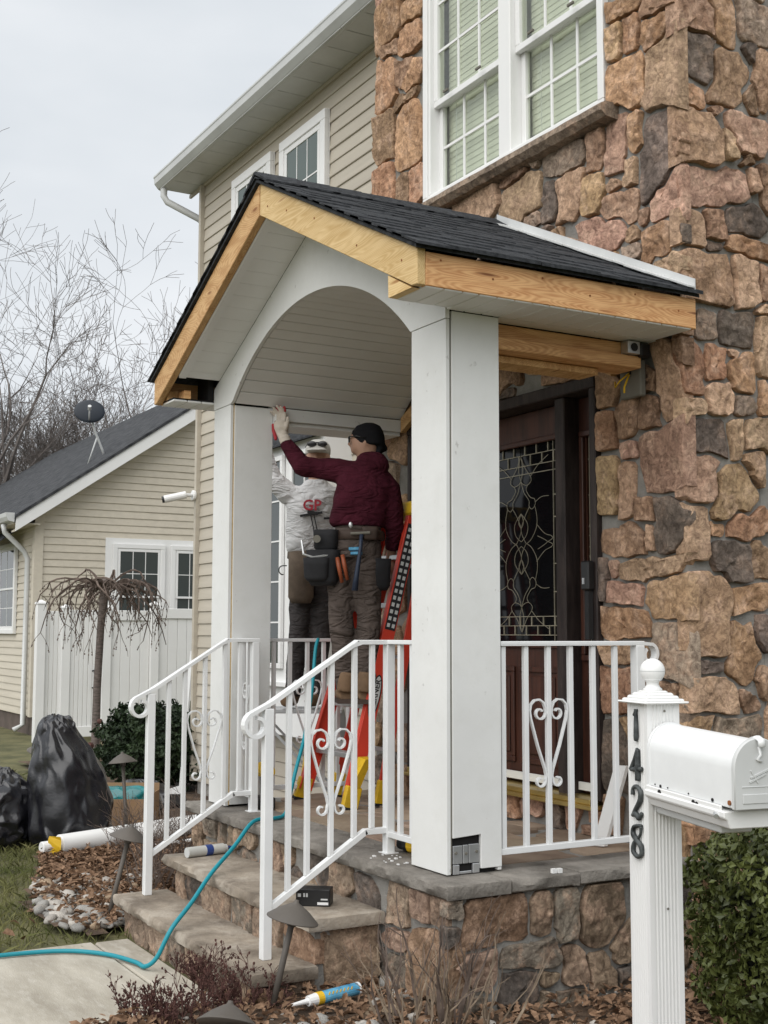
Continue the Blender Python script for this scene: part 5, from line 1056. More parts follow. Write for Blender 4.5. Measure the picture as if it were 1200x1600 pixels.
# grass
m = MB(); rg = random.Random(75)
for i in range(42000):
    x = -4.9-rg.random()**.8*9.5; y = rg.uniform(-.2,3.4)
    if in_left(x,y) and rg.random() < .97: continue
    if -6.35 < x < -4.8 or x > -6.3: continue
    z = GZ-.02; h = rg.uniform(.025,.075); a = rg.uniform(0,6.28); l = rg.uniform(.0,.05); w_ = rg.uniform(.0015,.0035)
    ca, sa = math.cos(a), math.sin(a); dx, dy = rg.gauss(0,l), rg.gauss(0,l)
    m.add([(x-ca*w_,y-sa*w_,z),(x+ca*w_,y+sa*w_,z),(x+dx*.5+ca*w_*.7,y+dy*.5+sa*w_*.7,z+h*.6),(x+dx*1.2,y+dy*1.2,z+h)], [(0,1,2,3)])
tag(m.build('grass', MT['grass']), 'short winter grass on the front lawn', 'grass', kind='stuff')
# ================================================================ path lamps
def path_lamp(base, top, label, R_=.105):
    t = tag(empty('path_lamp', base), label, 'path lamp', 'bronze garden path lamps')
    b = Vector(base); q = Vector(top); ax = (q-b).normalized(); rot = Vector((0,0,1)).rotation_difference(ax).to_matrix()
    MB().tube([b-ax*.05, q-ax*.02], [.0135,.0125], 10).build('stem', MT['bronze'], t, smooth=True)
    def put(mb): mb.v = [tuple(q+rot @ Vector(p)) for p in mb.v]; return mb
    put(MB().lathe([(.019,-.055),(.02,-.02),(.022,-.018)], 14)).build('collar', MT['bronze'], t, smooth=True)
    put(MB().lathe([(R_,-.032),(R_*1.005,-.029),(R_*.98,-.026),(R_*.6,.006),(R_*.28,.026),(R_*.13,.034),(R_*.09,.040),(R_*.085,.046),(.001,.047)], 28)).build('shade', MT['bronze'], t, smooth=True)
    put(MB().lathe([(.001,.022),(R_*.28,.018),(R_*.6,-.002),(R_*.965,-.031)][::-1], 28)).build('reflector', MT['lamp_in'], t, smooth=True)
    return t
path_lamp((-6.72,2.13,GZ), (-6.70,2.24,-.10), 'bronze path lamp leaning beside the left end of the bottom step')
path_lamp((-9.0,2.99,GZ), (-9.06,2.96,.06), 'bronze path lamp standing before the evergreen bush')
path_lamp((-10.3,2.60,GZ), (-10.15,2.66,.06), 'bronze path lamp half hidden behind the tall black cover', .12)
path_lamp((-4.66,2.15,GZ+.06), (-4.63,2.23,-.125), 'bronze path lamp tilting over the right end of the bottom step')
path_lamp((-4.02,1.66,GZ+.05), (-4.10,1.73,-.315), 'bronze path lamp low in the barberry twigs beside the walkway')

# ================================================================ black covers and bags
EX = Vector((.495,.869,0)); EY = Vector((-.869,.495,0))
def bag(name, label, c, prof, seed, folds=9, amp=.10, sq=1.0, crease=.05, mt='bag', cat='bag', group=None, NA=26, n=11):
    c = Vector(c); rg = random.Random(seed); rings = []; H = prof[-1][0]      # taut planes meeting in creases
    col = [rg.gauss(0, amp) for k in range(NA)]
    for i in range(n+1):
        f = (i/n)*(len(prof)-1); k = min(int(f), len(prof)-2); q = f-k; z, rx, ry, off = [prof[k][j]*(1-q)+prof[k+1][j]*q for j in range(4)]
        ring = []
        for k in range(NA):
            col[k] = col[k]*.72+rg.gauss(0, amp)*.5
            a = 2*math.pi*(k+.35*math.sin(i*1.3+k))/NA; r = 1+col[k]*(1-.35*z/H)+rg.gauss(0, crease)*.35
            ring.append(c+EX*(rx*math.cos(a)*r+off)+EY*(ry*math.sin(a)*r)+Vector((0,0,max(0,z+(rg.gauss(0,.012) if 0 < i < n else 0)))))
        rings.append(ring)
    m = MB(); m.loft(rings); fs = []
    for q in m.f:
        if len(q) == 4: fs += ([(q[0],q[1],q[2]),(q[0],q[2],q[3])] if rg.random() < .5 else [(q[0],q[1],q[3]),(q[1],q[2],q[3])])
        else: fs.append(q)
    m.f = fs
    o = m.build(name, MT[mt], smooth=True)
    b = o.modifiers.new('soft', 'SUBSURF'); b.levels = 2; b.render_levels = 2
    return tag(o, label, cat, group)
bag('covered_grill', 'tall object shrouded in a black plastic cover on the lawn edge', (-9.28,2.62,GZ), [(0,.27,.27,.03),(.10,.31,.29,.03),(.30,.31,.28,.02),(.50,.275,.25,.0),(.68,.22,.20,-.04),(.80,.155,.15,-.08),(.87,.13,.13,-.09),(.905,.10,.10,-.095),(.925,.05,.05,-.10),(.93,.01,.01,-.10)], 3, 7, .075, cat='cover', crease=.13, NA=36, n=18)
bag('garbage_bag', 'full black garbage bag lying on the lawn against the tall black cover', (-9.55,2.18,GZ-.01), [(0,.20,.24,0),(.06,.27,.30,0),(.20,.30,.32,0),(.36,.27,.28,0),(.46,.18,.18,.02),(.52,.07,.07,.04),(.56,.03,.03,.05)], 9, 11, .07, crease=.2, NA=38, n=18)
bag('garbage_bag', 'slumped black garbage bag between the cover and the evergreen bush', (-10.3,3.45,GZ), [(0,.20,.22,0),(.08,.26,.26,0),(.18,.24,.24,0),(.27,.16,.16,.0),(.32,.05,.05,.02)], 14, 10, .06, crease=.12, NA=28, n=11)
bag('garbage_bag', 'flat black sheeting crumpled behind the cardboard box', (-10.75,3.75,GZ), [(0,.30,.25,0),(.06,.34,.27,0),(.16,.28,.2,0),(.22,.12,.1,.0),(.25,.03,.03,.02)], 17, 8, .08, crease=.14)
# cardboard box with teal plastic
cb = tag(empty('cardboard_box', (-9.95,3.22,GZ)), 'open brown cardboard box holding teal plastic beside the black cover', 'box')
o0 = Vector((-9.95,3.22,GZ+.01))
def ob(mb, o=o0, ang=0):
    e1 = EX*math.cos(ang)+EY*math.sin(ang); e2 = EY*math.cos(ang)-EX*math.sin(ang); mb.v = [tuple(o+e1*p[0]+e2*p[1]+Vector((0,0,p[2]))) for p in mb.v]; return mb
for a in ((-.30,.30,-.17,-.165,0,.22),(-.30,.30,.165,.17,0,.31),(-.30,-.295,-.164,.164,0,.28),(.295,.30,-.164,.164,0,.26)): ob(MB().box(*a)).build('panel', MT['card'], cb)
ob(MB().box(-.294,.294,-.164,.164,.0,.006)).build('bottom', MT['card'], cb)
tp_ = bag('plastic_bundle', 'shiny teal plastic bundle lying in the cardboard box', o0+Vector((0,0,.03)), [(0,.20,.10,0),(.08,.27,.13,0),(.18,.28,.13,0),(.24,.26,.10,.02),(.27,.1,.05,.02)], 23, 5, .05, crease=.08, mt='teal', cat='plastic')
# rolled white tube with yellow tape
wt_ = tag(empty('wrapped_tube', (-8.8,2.95,GZ)), 'long white cardboard tube with a yellow tag lying across the rock bed', 'tube')
A_, B_ = Vector((-8.74,2.42,-.475)), Vector((-9.0,3.72,-.43)); dd = (B_-A_).normalized()
MB().tube([A_,B_], .072, 24).build('outer_tube', MT['vinyl'], wt_, bevel=.003); smooth_by_angle(wt_.children[0])
MB().tube([A_-dd*.13,A_+dd*.02], .042, 18).build('inner_tube', MT['vinyl'], wt_, bevel=.003)
m = MB(); q = A_-dd*.025
for i, (w_, z) in enumerate(((.04,.075),(.05,.05),(.045,0),(.055,-.05),(.04,-.095))): m.v += [tuple(q+EX*(-w_)+Vector((.055+.008*(i%2),-.02,z))), tuple(q+EX*w_*.9+Vector((.058-.01*(i%2),-.02,z-.006)))]
m.f = [(2*i,2*i+1,2*i+3,2*i+2) for i in range(4)]
o = m.build('yellow_tag', MT['yellow'], wt_); sm = o.modifiers.new('t','SOLIDIFY'); sm.thickness = .003
A2, B2 = Vector((-8.6,3.0,-.52)), Vector((-8.72,3.7,-.5))
tag(MB().tube([A2,B2], .022, 12).build('thin_tube', MT['vinyl'], smooth=True), 'thin white pipe lying behind the rolled white tube', 'pipe')
ls = tag(MB().prism([(0,0),(.10,0),(.10,.02),(.115,.20),(.09,.20),(.08,.06),(0,.035)], lambda p, q, t: tuple(Vector((-9.2,3.42,-.24))+EX*(p-.05)+EY*t+Vector((0,0,q))), 0, .03).build('vinyl_offcut', MT['vinyl']), 'small white L shaped vinyl offcut resting on the cardboard box', 'offcut')

# ================================================================ hose
hp = [(-6.5,.2,-.545),(-6.26,.9,-.545),(-6.22,1.46,-.545),(-6.16,1.74,-.545),(-6.0,1.90,-.545),(-5.80,1.975,-.546),(-5.70,1.99,-.546),(-5.655,2.03,-.50),(-5.65,2.095,-.38),(-5.72,2.22,-.285),(-5.83,2.36,-.183),(-5.95,2.53,-.085),(-6.05,2.675,.012),(-6.10,2.80,.012),(-6.15,2.90,.02),(-6.2,2.95,.10),(-6.26,3.02,.25),(-6.36,3.12,.42),(-6.48,3.22,.66),(-6.56,3.28,.88),(-6.6,3.32,.95)]
sm = []
for i in range(len(hp)-1):
    P = [Vector(hp[max(i-1,0)]),Vector(hp[i]),Vector(hp[i+1]),Vector(hp[min(i+2,len(hp)-1)])]
    for k in range(5):
        t = k/5; sm.append(.5*((2*P[1])+(P[2]-P[0])*t+(2*P[0]-5*P[1]+4*P[2]-P[3])*t*t+(3*P[1]-P[0]-3*P[2]+P[3])*t**3))
hs_ = MB().tube(sm, .0105, 10).build('air_hose', MT['hose'], smooth=True); tag(hs_, 'teal air hose running from the walkway up over the steps', 'hose')

# ================================================================ things on the steps and the porch
bt = tag(empty('battery_box', (-5.03,2.52,-.2)), 'small black carton with white print on the upper step', 'carton')
bo = Vector((-5.03,2.52,-.199)); ob(MB().box(-.075,.075,-.045,.045,0,.072), bo, -.12).build('carton', MT['black'], bt, bevel=.003)
ob(MB().box(.02,.068,-.0475,-.0455,.008,.019), bo, -.12).build('label', MT['print_w'], bt); ob(MB().box(.035,.065,-.0472,-.0455,.028,.034), bo, -.12).build('label', MT['galv'], bt)
ob(MB().box(-.066,-.052,-.0472,-.0455,.040,.054), bo, -.12).build('mark', MT['galv'], bt); ob(MB().box(-.042,-.034,-.0472,-.0455,.040,.056), bo, -.12).build('mark', MT['galv'], bt); ob(MB().box(-.030,-.022,-.0472,-.0455,.040,.056), bo, -.12).build('mark', MT['galv'], bt)
ct = tag(empty('empty_cartridge', (-6.4,2.55,-.2)), 'clear empty sealant cartridge with a blue plunger on the upper step', 'cartridge')
a, b = Vector((-6.37,2.44,-.172)), Vector((-6.41,2.66,-.172)); d_ = (b-a).normalized()
MB().tube([a,b], .027, 16, cap=False).build('barrel', mat('cloudy_plastic', (.50,.50,.47), .3, .08, 8), ct, smooth=True); MB().tube([a,a+d_*.004], .0268, 16).build('end_cap', MT['galv'], ct)
MB().tube([a+d_*.11,a+d_*.15], .0285, 16).build('plunger', mat('blue_plastic', (.03,.06,.22), .4, .1), ct); MB().tube([b,b+d_*.02], .02, 12).build('shoulder', MT['galv'], ct)
MB().tube([b+d_*.02,b+d_*.075], [.011,.006], 10).build('nozzle', mat('blue_nozzle', (.03,.06,.22), .4, .1), ct)
ck = tag(empty('caulk_tube', (-4.60,2.38,GZ+.06)), 'blue caulk tube with white cap lying in the leaves below the steps', 'tube')
a, b = Vector((-4.56,2.30,-.452)), Vector((-4.585,2.49,-.445)); d_ = (b-a).normalized()
MB().tube([a,b], .0245, 18).build('barrel', MT['blue'], ck, bevel=.002); MB().tube([b,b+d_*.008], .0255, 18).build('end_cap', MT['vinyl'], ck); MB().tube([a-d_*.006,a+d_*.022], .0252, 18).build('label_band', MT['yellow'], ck)
MB().tube([a-d_*.045,a-d_*.006], [.020,.024], 14).build('cap', MT['vinyl'], ck); MB().tube([a-d_*.12,a-d_*.045], [.006,.011], 10).build('nozzle', MT['vinyl'], ck)
e = d_.cross(Vector((0,0,1))).normalized()
m = MB()
for k in range(7): p = a+d_*(.04+k*.018); m.bar(p+e*.022+Vector((0,0,.011)), p+e*.016+Vector((0,0,.019))+d_*.01, .005, .002, (1,0,0))
m.build('lettering', MT['yellow'], ck)
tb_ = tag(MB().prism([(-.035,0),(.035,0),(.035,.02),(-.035,.02)], lambda p, q, t: (-4.64+p*.6+t*.05, 3.78+q+t*.34+p*.5, .006+t*1.0), 0, .36).build('trim_board', MT['vinyl']), 'short white trim board leaning against the stone wall beside the door', 'board')
tb2 = tag(MB().box(-4.49,-4.43,3.86,3.935,.345,.385).build('trim_board', MT['vinyl'], bevel=.003), 'white moulding end tucked behind the leaning trim board', 'board')
MB().box(-4.47,-4.45,3.88,3.92,.0,.345).build('leg', MT['vinyl'], tb2, local=True)
def power_tool(loc, label, ang, big=1.0):
    t = tag(empty('power_tool', loc), label, 'power tool'); o = Vector(loc); k = big
    ob(MB().box(-.06*k,.06*k,-.04*k,.04*k,.0,.055*k), o, ang).build('battery', MT['black'], t, bevel=.005)
    ob(MB().tube([(0,0,.055*k),(.01*k,0,.15*k)], [.02*k,.022*k], 10), o, ang).build('handle', MT['black'], t, smooth=True)
    ob(MB().tube([(-.08*k,0,.18*k),(.07*k,0,.18*k)], [.034*k,.037*k], 14), o, ang).build('motor_housing', MT['yellow'], t, bevel=.006)
    ob(MB().tube([(.07*k,0,.18*k),(.14*k,0,.18*k)], [.03*k,.016*k], 12), o, ang).build('chuck', MT['rubber'], t)
    return t
power_tool((-6.575,2.975,0), 'yellow and black cordless drill standing behind the left stair post', 1.9, 1.15)
t = tag(empty('cordless_driver', (-4.90,2.97,0)), 'yellow and black cordless driver lying behind the right pillar', 'power tool')
MB().tube([(-4.94,2.95,.035),(-4.76,2.99,.035)], .034, 14).build('motor_housing', MT['yellow'], t, bevel=.005); MB().tube([(-5.0,2.937,.035),(-4.94,2.95,.035)], .027, 12).build('chuck', MT['rubber'], t)
MB().tube([(-4.96,2.945,.035),(-4.935,2.951,.035)], .0355, 14).build('collar', MT['black'], t)
for i, (x, y) in enumerate(((-4.24,3.22),(-4.235,3.245))): tag(MB().box(x-.008,x+.008,y-.01,y+.01,.0,.018).build('scrap', MT['vinyl']), 'crumb of white trim on the porch slab edge', 'scrap', 'white trim crumbs')
rg = random.Random(8)
for i in range(14):
    x = rg.uniform(-4.95,-4.7); y = rg.uniform(2.72,2.86); s_ = rg.uniform(.003,.009); tag(MB().box(x-s_,x+s_,y-s_*.6,y+s_*.6,.001,.001+s_*.7).build('scrap', MT['vinyl']), 'tiny white trim chip at the foot of the right stair post', 'scrap', 'white trim chips')
# ================================================================ red stepladder
lad = tag(empty('stepladder', (-6.5,3.48,0)), 'red fibreglass stepladder with yellow feet and top cap on the porch', 'ladder')
fr_ = [((-6.29,3.36,0),(-6.20,3.735,1.66)),((-6.83,3.325,0),(-6.56,3.735,1.66))]; re_ = [((-6.37,3.60,0),(-6.20,3.83,1.64)),((-6.86,3.57,0),(-6.56,3.83,1.64))]
def lerp(a, b, t): return Vector(a).lerp(Vector(b), t)
for i, (a, b) in enumerate(fr_):
    r = MB().bar(lerp(a,b,.035), b, .082, .012, (1,0,0)).build('front_rail', MT['red'], lad, bevel=.002)
    ax = (Vector(b)-Vector(a)).normalized(); sd = ax.cross(Vector((1,0,0))).normalized()
    for k in (-1, 1): MB().bar(lerp(a,b,.035)+sd*(k*.038)+Vector((-.014 if i == 0 else .014,0,0)), Vector(b)+sd*(k*.038)+Vector((-.014 if i == 0 else .014,0,0)), .006, .030, (1,0,0)).build('rail_flange', MT['red'], r, local=True)
    MB().bar(Vector(a), lerp(a,b,.075), .098, .036, (1,0,0)).build('foot', MT['yellow'], lad, bevel=.006)
    MB().bar(lerp(a,b,-.004), lerp(a,b,.006), .10, .04, (1,0,0)).build('foot_pad', MT['rubber'], lad)
    q = lerp(a,b,.16); s_ = 1 if i else -1
    m = MB(); m.add([lerp(a,b,.07)+Vector((s_*-.022,-.03,0)), lerp(a,b,.07)+Vector((s_*-.022,.03,0)), lerp(a,b,.17)+Vector((-s_*.10,.02,.0)), lerp(a,b,.17)+Vector((-s_*.10,-.02,.0)), lerp(a,b,.175)+Vector((s_*-.022,-.03,0)), lerp(a,b,.175)+Vector((s_*-.022,.03,0))], [(0,1,2,3),(3,2,5,4),(0,3,4),(1,5,2),(0,4,5,1)])
    m.build('brace', MT['yellow'], lad)
for i, (a, b) in enumerate(re_):
    MB().bar(lerp(a,b,.035), b, .055, .014, (1,0,0)).build('rear_rail', MT['red'], lad, bevel=.002); MB().bar(Vector(a), lerp(a,b,.085), .07, .034, (1,0,0)).build('foot', MT['yellow'], lad, bevel=.006); MB().bar(lerp(a,b,-.004), lerp(a,b,.006), .075, .04, (1,0,0)).build('foot_pad', MT['rubber'], lad)
for z in (.30,.58,.865,1.15,1.43):
    t = z/1.66; a = lerp(*fr_[0], t); b = lerp(*fr_[1], t); MB().box(b.x+.008,a.x-.008,a.y-.036,a.y+.040,z-.028,z).build('step', MT['alu'], lad, bevel=.003)
for z in (.32,.85,1.38):
    t = z/1.64; a = lerp(*re_[0], t); b = lerp(*re_[1], t); MB().box(b.x+.01,a.x-.01,a.y-.012,a.y+.012,z-.02,z).build('rear_bar', MT['alu'], lad)
MB().box(-6.62,-6.14,3.68,3.87,1.655,1.735).build('top_cap', MT['yellow'], lad, bevel=.012); 
for k, x in enumerate((-6.18,-6.26)): MB().box(-6.139,-6.137,3.71+k*.07,3.75+k*.07,1.675,1.72).build('cap_slot', MT['rubber'], lad)
# warning labels on the right rail
a, b = fr_[0]; ax = (Vector(b)-Vector(a)).normalized(); sd = ax.cross(Vector((1,0,0))).normalized(); off = Vector((.0075,0,0))
MB().bar(lerp(a,b,.60)+off, lerp(a,b,.965)+off, .066, .002, (1,0,0)).build('warning_label', MT['ink'], lad)
for k in range(15):
    for j in (-1, 1): p = lerp(a,b,.615+k*.0235)+off*1.25+sd*(j*.016); MB().bar(p-ax*.011, p+ax*.011, .018, .0016, (1,0,0)).build('pictogram', MT['galv'], lad)
p = lerp(a,b,.375)+off; ov = [(math.cos(RAD(20*k)), math.sin(RAD(20*k))) for k in range(18)]
MB().prism(ov, lambda u, v, t: tuple(p+ax*(u*.125)+sd*(v*.034)+Vector((t,0,0))), 0, .0015).build('maker_label', MT['ink'], lad); MB().prism(ov, lambda u, v, t: tuple(p+ax*(u*.115)+sd*(v*.027)+Vector((t,0,0))), .0016, .0022).build('maker_label_face', MT['galv'], lad)
xx = ax; yy = (-sd) if sd.y > 0 else sd; zz_ = xx.cross(yy)
if zz_.x < 0: yy = -yy; zz_ = -zz_
text('WERNER', .048, MT['ink'], lad, Matrix.Translation(p+Vector((.0028,0,0))) @ Matrix(((xx.x,yy.x,zz_.x,0),(xx.y,yy.y,zz_.y,0),(xx.z,yy.z,zz_.z,0),(0,0,0,1))), .0006, 'lettering', False)
# aluminium work platform outside the far railing
plt = tag(empty('work_platform', (-7.8,3.72,GZ)), 'aluminium folding work platform behind the far railing under the man in white', 'platform')
PO = Vector((-7.78,3.72,GZ))
def pp(x, y, z): return PO+EX*x+EY*y+Vector((0,0,z))
ob(MB().box(-.28,.34,-.16,.16,1.005,1.035), PO).build('platform_deck', MT['step_board'], plt, bevel=.004)
for sx in (-1, 1):
    for sy in (-1, 1): MB().bar(pp(.03+sx*.29,sy*.14,1.01), pp(.03+sx*.46,sy*.22,.0), .05, .025).build('leg', MT['alu'], plt, bevel=.002)
    for z in (.3,.62): f_ = 1-z/1.05; MB().bar(pp(.03+sx*(.29+.17*f_),-.14-.08*f_,z), pp(.03+sx*(.29+.17*f_),.14+.08*f_,z), .04, .02).build('rung', MT['alu'], plt)
for sy in (-1, 1): MB().bar(pp(-.36,sy*.19,.40), pp(.42,sy*.19,.40), .02, .02).build('brace', MT['alu'], plt); MB().bar(pp(-.22,sy*.15,1.0), pp(.40,sy*.2,.35), .016, .016).build('brace', MT['alu'], plt)

# ================================================================ people
def flesh(name, mt, parent, shapes, vox=.011, sm=6, disp=0, dscale=.10):
    m = MB()
    for s_ in shapes: s_(m)
    o = m.build(name, mt, parent, smooth=True)
    r = o.modifiers.new('fuse', 'REMESH'); r.mode = 'VOXEL'; r.voxel_size = vox; r.use_smooth_shade = True
    k = o.modifiers.new('soft', 'SMOOTH'); k.factor = .5; k.iterations = sm
    if disp:
        tx = bpy.data.textures.new(name+'_folds', 'CLOUDS'); tx.noise_scale = dscale; tx.noise_depth = 2
        dm = o.modifiers.new('folds', 'DISPLACE'); dm.texture = tx; dm.strength = disp; dm.mid_level = .5; dm.texture_coords = 'GLOBAL'
    return o
class Fig:
    def __init__(s, O): s.O = Vector(O)
    def p(s, x, y, z): return s.O+EX*x+EY*y+Vector((0,0,z))
    def limb(s, pts, rad, n=14, flat=1): return lambda m: m.tube([s.p(*q) for q in pts], rad, n, flat=flat)
    def ball(s, c, rx, ry, rz): return lambda m: m.ell(s.p(*c), (EX*rx, EY*ry, Vector((0,0,rz))), 16, 10)
    def trunk(s, rings):           # (x, y, z, rx, ry[, tiltz])
        def f(m):
            R = []
            for q in rings:
                x, y, z, rx, ry = q[:5]; tl = q[5] if len(q) > 5 else 0
                R.append([s.p(x+rx*math.copysign(abs(math.cos(a))**.8, math.cos(a)), y+ry*math.copysign(abs(math.sin(a))**.85, math.sin(a)), z+tl*math.cos(a)) for a in [2*math.pi*k/24 for k in range(24)]])
            m.loft(R)
        return f
def hand_shapes(F, wrist, palm_c, up, out, nrm, size=1.0, curl=.15, th=.0085):
    """flat open hand: up = finger direction, out = thumb side, nrm = back of the hand (unit vectors in figure space)"""
    U = Vector(up); O_ = Vector(out); Nn = Vector(nrm); c = Vector(palm_c); sh = []
    P = lambda a, b, n_: tuple(c+O_*a*size+U*b*size+Nn*n_*size)
    sh.append(lambda m: m.tube([F.p(*wrist), F.p(*P(0,-.03,0)), F.p(*P(0,.0,0)), F.p(*P(0,.035,0))], [.026,.034*size,.042*size,.040*size], 12))
    for k, (a, L_) in enumerate(((.032,.066),(.011,.076),(-.011,.070),(-.031,.054))):
        sp = 1+a*4
        sh.append(lambda m, a=a, L_=L_: m.tube([F.p(*P(a*.9,.02,0)), F.p(*P(a*1.05,.045,.002)), F.p(*P(a*1.2,.045+L_*.5,.004)), F.p(*P(a*1.3,.045+L_*.8,-curl*.05)), F.p(*P(a*1.35,.045+L_,-curl*.12))], [th*1.25,th*1.2,th*1.1,th,th*.8], 8))
    sh.append(lambda m: m.tube([F.p(*P(.025,-.015,0)), F.p(*P(.050,.005,-.004)), F.p(*P(.066,.028,-.008)), F.p(*P(.072,.050,-.010))], [th*1.5,th*1.4,th*1.2,th*.9], 8))
    return sh

# ---------------------------------------------------------------- the man in the maroon hoodie
A = Fig((-6.34,3.405,.600)); pa = tag(empty('person', A.O), 'man in maroon hoodie and black cap on the ladder, gloved hand against left pillar', 'person')
EL, WR, HD = (-.30,.03,1.345), (-.405,.075,1.50), (-.425,.10,1.575)
body = flesh('body', MT['skin'], pa, [
    A.trunk([(.08,0,1.372,.058,.062),(.08,.0,1.40,.062,.072),(.068,.0,1.435,.076,.076),(.066,.005,1.475,.086,.080),(.07,.005,1.515,.086,.080),(.08,.005,1.555,.068,.066),(.085,.005,1.578,.03,.03)]),
    A.trunk([(.02,.01,1.408,.022,.034),(.004,.01,1.425,.020,.036),(.0,.01,1.450,.016,.034)]),
    A.ball((-.020,.012,1.468),.017,.013,.015), A.ball((-.008,.012,1.485),.016,.013,.022), A.ball((.072,-.078,1.468),.018,.010,.030),
    A.limb([(.09,.0,1.25),(.088,0,1.33),(.08,0,1.40)], [.07,.056,.054]),
    A.trunk([(.02,0,.80,.12,.09),(.03,0,1.0,.125,.09),(.06,0,1.2,.14,.10),(.07,0,1.28,.12,.08)]),
    A.limb([(-.05,.03,1.30),EL,WR], [.045,.038,.028]), A.limb([(.19,-.02,1.22),(.235,.03,1.0),(.22,.14,.84)], [.045,.036,.028]),
    A.limb([(-.04,.02,.82),(-.068,-.02,.48),(-.03,.025,.06)], [.055,.035,.028]), A.limb([(.075,-.015,.82),(.095,-.035,.48),(.075,.0,.06)], [.055,.035,.028])]
    + hand_shapes(A, (.22,.14,.84), (.215,.16,.775), (0,.1,-1), (-.3,.9,.1), (.9,.3,0), .95), .0095, 4)
flesh('hoodie', MT['maroon'], pa, [
    A.trunk([(.025,0,.985,.150,.112),(.022,0,1.01,.160,.120),(.035,0,1.08,.165,.125),(.06,-.01,1.17,.168,.128,-.01),(.075,-.012,1.24,.165,.118,-.025),(.078,-.008,1.30,.135,.095,-.03),(.085,0,1.345,.085,.075,-.01),(.088,0,1.37,.066,.066)]),
    A.limb([(.02,.0,1.285),(-.09,.02,1.315),(-.20,.03,1.325),EL,(-.352,.052,1.425),(-.40,.073,1.492)], [.078,.074,.064,.060,.048,.038]),
    A.limb([(.14,-.01,1.255),(.20,-.012,1.19),(.232,.01,1.08),(.238,.045,.99),(.228,.12,.865)], [.080,.076,.064,.056,.044]),
    A.trunk([(.125,-.045,1.285,.060,.035),(.125,-.058,1.325,.085,.055),(.115,-.058,1.365,.088,.058),(.105,-.05,1.395,.070,.045),(.10,-.035,1.41,.04,.03)]),
    A.limb([(.03,-.03,1.37),(.08,-.072,1.378),(.14,-.062,1.375),(.155,-.0,1.37)], [.022,.030,.030,.022])], .0105, 5, .022, .13)
flesh('trousers', MT['khaki'], pa, [
    A.trunk([(.03,0,1.0,.128,.10),(.025,0,.93,.137,.105),(.02,-.005,.86,.145,.115),(.02,-.005,.80,.140,.110)]),
    A.limb([(-.04,.02,.82),(-.062,.0,.68),(-.068,-.02,.48),(-.050,.0,.30),(-.035,.025,.13),(-.03,.025,.06)], [.094,.088,.072,.066,.064,.060]),
    A.limb([(.075,-.015,.82),(.085,-.02,.68),(.095,-.035,.48),(.090,-.015,.30),(.078,.0,.14),(.075,.0,.08)], [.092,.085,.070,.064,.062,.058])], .0105, 5, .022, .13)
for x, y in ((-.035,.03),(.078,.0)):
    flesh('boot', MT['boot'], pa, [A.limb([(x+.01,y-.035,.16),(x,y-.03,.10),(x-.005,y-.025,.05)], [.052,.052,.050]), A.limb([(x,y-.035,.035),(x-.02,y+.05,.035),(x-.04,y+.15,.028)], [.046,.046,.036])], .009, 4)
    m = MB(); out = [(-.047,-.085),(.047,-.085),(.052,-.02),(.045,.05),(.04,.13),(.0,.185),(-.06,.17),(-.085,.12),(-.06,.04),(-.05,-.02)]; m.prism(out, lambda p, q, t: tuple(A.p(x+p, y+q, t)), -.018, .006); m.build('boot_sole', MT['leather'], pa)
flesh('cap', MT['cap'], pa, [A.trunk([(.10,.0,1.452,.082,.088),(.085,.003,1.495,.098,.092),(.082,.004,1.535,.093,.088),(.086,.004,1.570,.070,.068),(.09,.004,1.588,.03,.03)]), A.limb([(.15,-.04,1.445),(.178,0,1.440),(.16,.05,1.445)], [.024,.022,.02]), A.limb([(.13,-.05,1.42),(.14,0,1.41)], [.03,.03])], .009, 4)
m = MB(); g0 = A.p(-.024,.0,1.487); m.tube([A.p(-.022,-.048,1.502),A.p(-.026,-.020,1.503),A.p(-.026,-.018,1.472),A.p(-.022,-.05,1.472),A.p(-.022,-.048,1.502),A.p(.02,-.082,1.50),A.p(.07,-.088,1.488)], .0042, 6); m.tube([A.p(-.024,.03,1.502),A.p(-.02,.06,1.5),A.p(-.02,.06,1.474),A.p(-.024,.03,1.472),A.p(-.024,.03,1.502)], .0042, 6); m.tube([A.p(-.026,-.02,1.497),A.p(-.030,.005,1.50),A.p(-.026,.03,1.497)], .0035, 6); m.build('eyeglasses', MT['black'], pa, smooth=True)
# knitted glove with red latex palm, fingers spread against the pillar
gl = flesh('glove', MT['glove'], pa, hand_shapes(A, WR, HD, (-.15,.05,1), (.72,-.65,.05), (.70,.72,.0), 1.08, .25, .0098)+[A.limb([(-.392,.068,1.478),(-.408,.076,1.515)], [.034,.034])], .0062, 3)
P_ = Vector(HD)
m = []
for a, L_ in ((.032,.066),(.011,.076),(-.011,.070),(-.031,.054)):
    O_ = Vector((.72,-.65,.05)); U = Vector((-.15,.05,1)); q0 = P_+O_*a*1.3*1.08+U*(.045+L_*.55)*1.08; q1 = P_+O_*a*1.36*1.08+U*(.045+L_*1.03)*1.08
    m.append(A.limb([tuple(q0), tuple(q1)], [.0118,.0098], 8))
m.append(A.limb([(-.455,.085,1.50),(-.470,.095,1.56),(-.475,.105,1.60)], [.010,.013,.011], 8))
flesh('glove_dip', MT['glove_r'], pa, m, .0055, 2)
